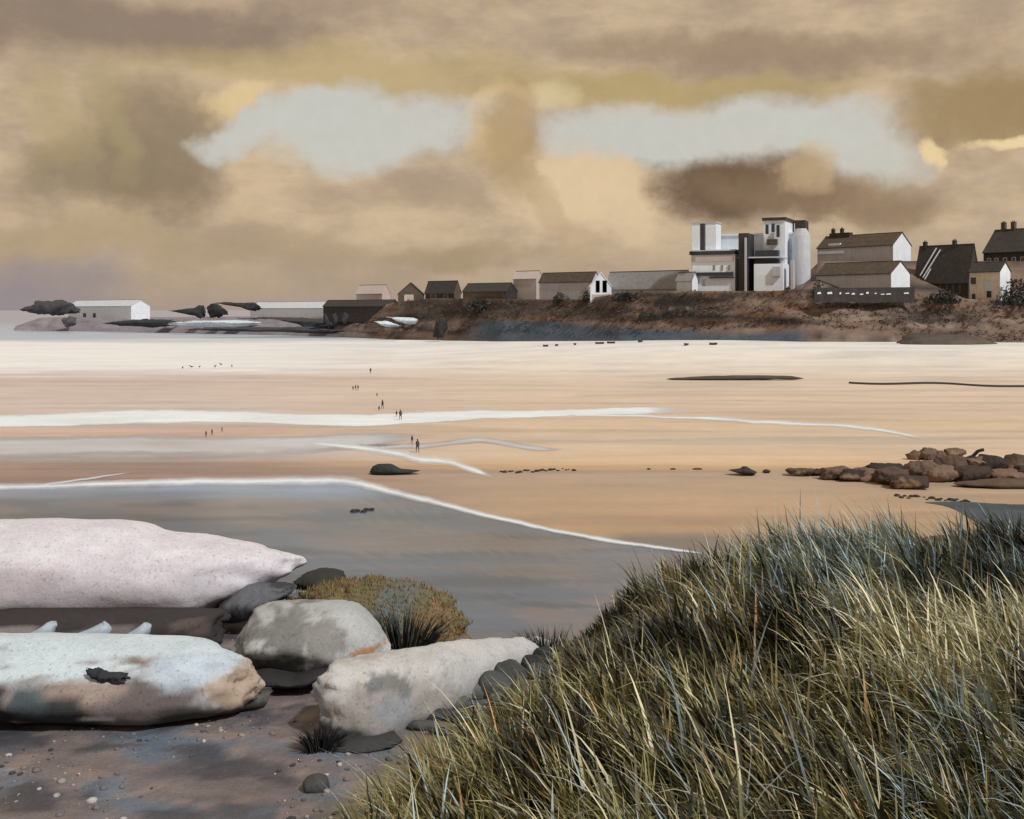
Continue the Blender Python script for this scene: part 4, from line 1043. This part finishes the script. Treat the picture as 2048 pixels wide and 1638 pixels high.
# rows of small dark stones (wrack) on the sand
rp_ = random.Random(4)
def pebbles(x0, x1, y0, y1, n, label, group):
    me = None
    for i in range(n):
        t = (i+.5)/n; x = x0+(x1-x0)*t+rp_.uniform(-2, 2); y = y0+(y1-y0)*t+rp_.uniform(-2.5, 2.5)
        d = gd(y); X = (x-CX)*d/F
        if me is None:
            bm = bmesh.new(); bmesh.ops.create_icosphere(bm, subdivisions=2, radius=1)
            for v in bm.verts: v.co *= 1+.25*nz(v.co.x*1.3, v.co.y*1.3, v.co.z+n)
            me = bpy.data.meshes.new('wrack_stone'); bm.to_mesh(me); bm.free(); me.materials.append(M['weed'])
        o = bpy.data.objects.new('wrack_stone', me); C.objects.link(o)
        s = rp_.uniform(.10, .26); o.scale = (s*1.5, s*1.3, s*.7); o.location = (X, d, zbeach(X, d)+s*.3); o.rotation_euler = (0, 0, rp_.uniform(0, 6))
        tag(o, label, 'stone', group)
pebbles(1000, 1150, 946, 939, 20, 'tiny dark stone in the wrack row right of the whale-backed rock', 'wrack row in mid beach')
pebbles(1792, 1940, 993, 1003, 20, 'tiny dark stone in the wrack row before the rock pile', 'wrack row before the rock pile')
pebbles(702, 745, 1026, 1022, 6, 'tiny dark stone showing in the grey pool', 'stones in the grey pool')
# small beached boats below the headland
def dinghy(x, y, L, rz, label, col='iron'):
    d = 470 if x > 1300 else 520
    X = (x-CX)*d/F
    z = zbeach(X, d)
    o = empty('beached_dinghy', (X, d, z+.1), label, 'boat', 'boats drawn up on the far sand', rz)
    st = [(-1, .0, .62), (-.6, .55, .5), (0, .75, .45), (.6, .7, .5), (1, .55, .55)]
    v, f = [], []
    for (t, w, h) in st:
        v += [Vector((t*L/2, -w, h+.35)), Vector((t*L/2, -w*.6, .1)), Vector((t*L/2, 0, 0)), Vector((t*L/2, w*.6, .1)), Vector((t*L/2, w, h+.35)), Vector((t*L/2, w*.85, h+.3)), Vector((t*L/2, 0, .14)), Vector((t*L/2, -w*.85, h+.3))]
    for i in range(4):
        for k in range(8): a = i*8+k; b = i*8+(k+1) % 8; f.append((a, b, b+8, a+8))
    f.append(tuple(range(32, 40)))
    mobj('hull', v, f, M[col], o)
    for t in (-.3, .4): MB().box(t*L/2-.14, t*L/2+.14, -.55, .55, .52, .57).build('thwart', 'wood', o)
for i, (x, y, L, rz, lab) in enumerate(((1091, 688, 2.4, .3, 'smallest dark dinghy, leftmost on the far sand'), (1113, 686, 2.6, 1.2, 'dark dinghy end-on, second from left on the far sand'), (1150, 690, 2.2, 1.4, 'dark dinghy third from left on the far sand'),
     (1199, 689, 4.0, .2, 'larger dark boat in the middle of the row on the far sand'), (1222, 686, 3.6, -.2, 'dark boat just right of the larger boat'), (1280, 689, 3.2, .9, 'dark boat below the conifers on the far sand'), (1372, 686, 3.4, 1.0, 'dark boat at the left of the weedy shore below the hotel'), (1426, 690, 3.6, .4, 'dark boat at the right of the weedy shore below the hotel'))):
    dinghy(x, y, L, rz, lab)

# ------------------------------------------------------------------ people on the beach
def person(x, yb, hgt, face, label, coat=(.035, .032, .036), stride=.18, ground=None):
    d = gd(yb); X = (x-CX)*d/F
    o = empty('person', (X, d, .03), label, 'person', None, face)
    s = hgt/1.7
    J = {'pel': (0, 0, .92, .125), 'chest': (0, .01, 1.28, .14), 'neck': (0, .0, 1.47, .055), 'head': (0, -.01, 1.58, .10), 'top': (0, 0, 1.66, .07)}
    E = [('pel', 'chest'), ('chest', 'neck'), ('neck', 'head'), ('head', 'top')]
    for k, sg in (('l', -1), ('r', 1)):
        st = stride*sg
        J.update({'hip'+k: (sg*.10, 0, .88, .09), 'knee'+k: (sg*.10, -st*.8, .50, .062), 'ank'+k: (sg*.10, -st+.03*sg, .08, .045), 'toe'+k: (sg*.11, -st-.15, .035, .035),
                  'sho'+k: (sg*.19, 0, 1.40, .06), 'elb'+k: (sg*.25, st*.5, 1.13, .045), 'wri'+k: (sg*.24, st*.5-.12, .90, .034), 'han'+k: (sg*.235, st*.5-.17, .81, .03)})
        E += [('pel', 'hip'+k), ('hip'+k, 'knee'+k), ('knee'+k, 'ank'+k), ('ank'+k, 'toe'+k), ('chest', 'sho'+k), ('sho'+k, 'elb'+k), ('elb'+k, 'wri'+k), ('wri'+k, 'han'+k)]
    nm = list(J); me = bpy.data.meshes.new('body')
    me.from_pydata([tuple(c*s for c in J[k][:3]) for k in nm], [(nm.index(a), nm.index(b)) for a, b in E], [])
    b = bpy.data.objects.new('body', me); C.objects.link(b); b.parent = o
    md = b.modifiers.new('skin', 'SKIN'); sk = me.skin_vertices[0].data if me.skin_vertices else None
    if sk is None:
        me.attributes.new('skin', 'FLOAT', 'POINT')
    else:
        for i, k in enumerate(nm): sk[i].radius = (J[k][3]*s, J[k][3]*s); sk[i].use_root = (k == 'pel')
    b.modifiers.new('sub', 'SUBSURF').levels = 1
    b.modifiers['sub'].render_levels = 1
    key = 'cloth_%.3f' % coat[0]
    if key not in M: M[key] = flat_mat(key, coat, .85, .2, 6, 0)
    if 'trouser' not in M: M['trouser'] = flat_mat('trouser', (.03, .03, .038), .85, .2, 6, 0)
    if 'hair' not in M: M['hair'] = flat_mat('hair', (.03, .022, .018), .6, .2, 8, 0)
    me.materials.append(M['trouser'])
    v, f = [], []
    prof = [(.70, .20, .15), (.95, .185, .15), (1.2, .20, .16), (1.38, .215, .14), (1.47, .10, .09)]
    for (z, rx, ry) in prof:
        for k in range(14):
            t = 6.2832*k/14; v.append(Vector((rx*math.cos(t), ry*math.sin(t), z))*s)
    for i in range(4):
        for k in range(14): a = i*14+k; c2 = i*14+(k+1) % 14; f.append((a, c2, c2+14, a+14))
    f.append(tuple(range(14))[::-1]); f.append(tuple(56+k for k in range(14)))
    mobj('coat', v, f, M[key], o, None, True)
    bm = bmesh.new(); bmesh.ops.create_icosphere(bm, subdivisions=2, radius=1)
    for q in bm.verts: q.co = Vector((q.co.x*.105, q.co.y*.115+.02, max(q.co.z, -.35)*.115+1.62))*s
    m2 = bpy.data.meshes.new('hair'); bm.to_mesh(m2); bm.free(); m2.materials.append(M['hair'])
    h = bpy.data.objects.new('hair', m2); C.objects.link(h); h.parent = o
    return o
PEO = [(835, 905, 1.8, .5, 'person in a plum-dark coat, nearest walker on the beach', (.075, .045, .055)),
       (824, 887, 1.15, .6, 'child in black just behind the nearest walker', (.03, .03, .035)),
       (801, 840, 1.8, .4, 'person in a dark slate coat walking at the white channel', (.05, .06, .07)),
       (793, 834, 1.1, .4, 'small child beside the walker at the white channel', (.03, .03, .034)),
       (765, 818, 1.75, .8, 'person in dark clothes walking beyond the white channel', (.03, .028, .03)),
       (758, 822, .95, .3, 'small child in front of the walker beyond the channel', (.03, .028, .03)),
       (754, 794, .9, .3, 'lone small child between the walkers and the far group', (.05, .045, .045)),
       (706, 781, 1.1, .2, 'leftmost of the huddle of three far figures', (.03, .03, .03)),
       (711, 781, 1.35, .9, 'middle of the huddle of three far figures', (.031, .03, .03)),
       (716, 781, 1.35, 2.2, 'rightmost of the huddle of three far figures', (.032, .03, .03)),
       (741, 747, 1.7, .1, 'farthest lone person standing by the white surf', (.028, .028, .03)),
       (424, 871, 1.0, 1.2, 'middle of three small figures left of the channel end', (.033, .03, .03)),
       (412, 875, 1.0, 1.0, 'nearest of three small figures, on the left sand', (.034, .03, .03)),
       (444, 864, .8, 1.6, 'farthest of three small figures, on the left sand', (.035, .03, .03)),
       ]
for p_ in PEO: person(*p_[:5], coat=p_[5])
# gulls standing along the surf
def gull(x, y, label, rz=0.):
    d = gd(y); X = (x-CX)*d/F; s = 1.7
    o = empty('gull', (X, d, zbeach(X, d) if zbeach(X, d) > SEA_Z+.15 else SEA_Z+.15), label, 'bird', 'birds along the surf', rz)
    v, f = [], []
    prof = [(-.42, .01, .30), (-.25, .07, .32), (0, .13, .34), (.18, .11, .38), (.28, .07, .48), (.36, .075, .55), (.43, .045, .55), (.55, .008, .53)]
    for (a, r, z) in prof:
        for k in range(8): t = 6.2832*k/8; v.append(Vector((a, r*math.cos(t), z+r*math.sin(t)))*s)
    for i in range(len(prof)-1):
        for k in range(8): a = i*8+k; b = i*8+(k+1) % 8; f.append((a, b, b+8, a+8))
    mobj('body', v, f, M['iron'], o, None, True)
    for k in (-1, 1): MB().cyl(.02*s, k*.05*s, 0, .26*s, .014*s, .014*s, 6).build('leg', 'iron', o)
for i, (x, y) in enumerate(((365, 738), (383, 736), (399, 736), (430, 735), (442, 731), (464, 735))):
    gull(x, y, ('first', 'second', 'third', 'fourth', 'fifth', 'sixth')[i]+' from the left in the row of dark birds along the surf', rp_.uniform(0, 6))
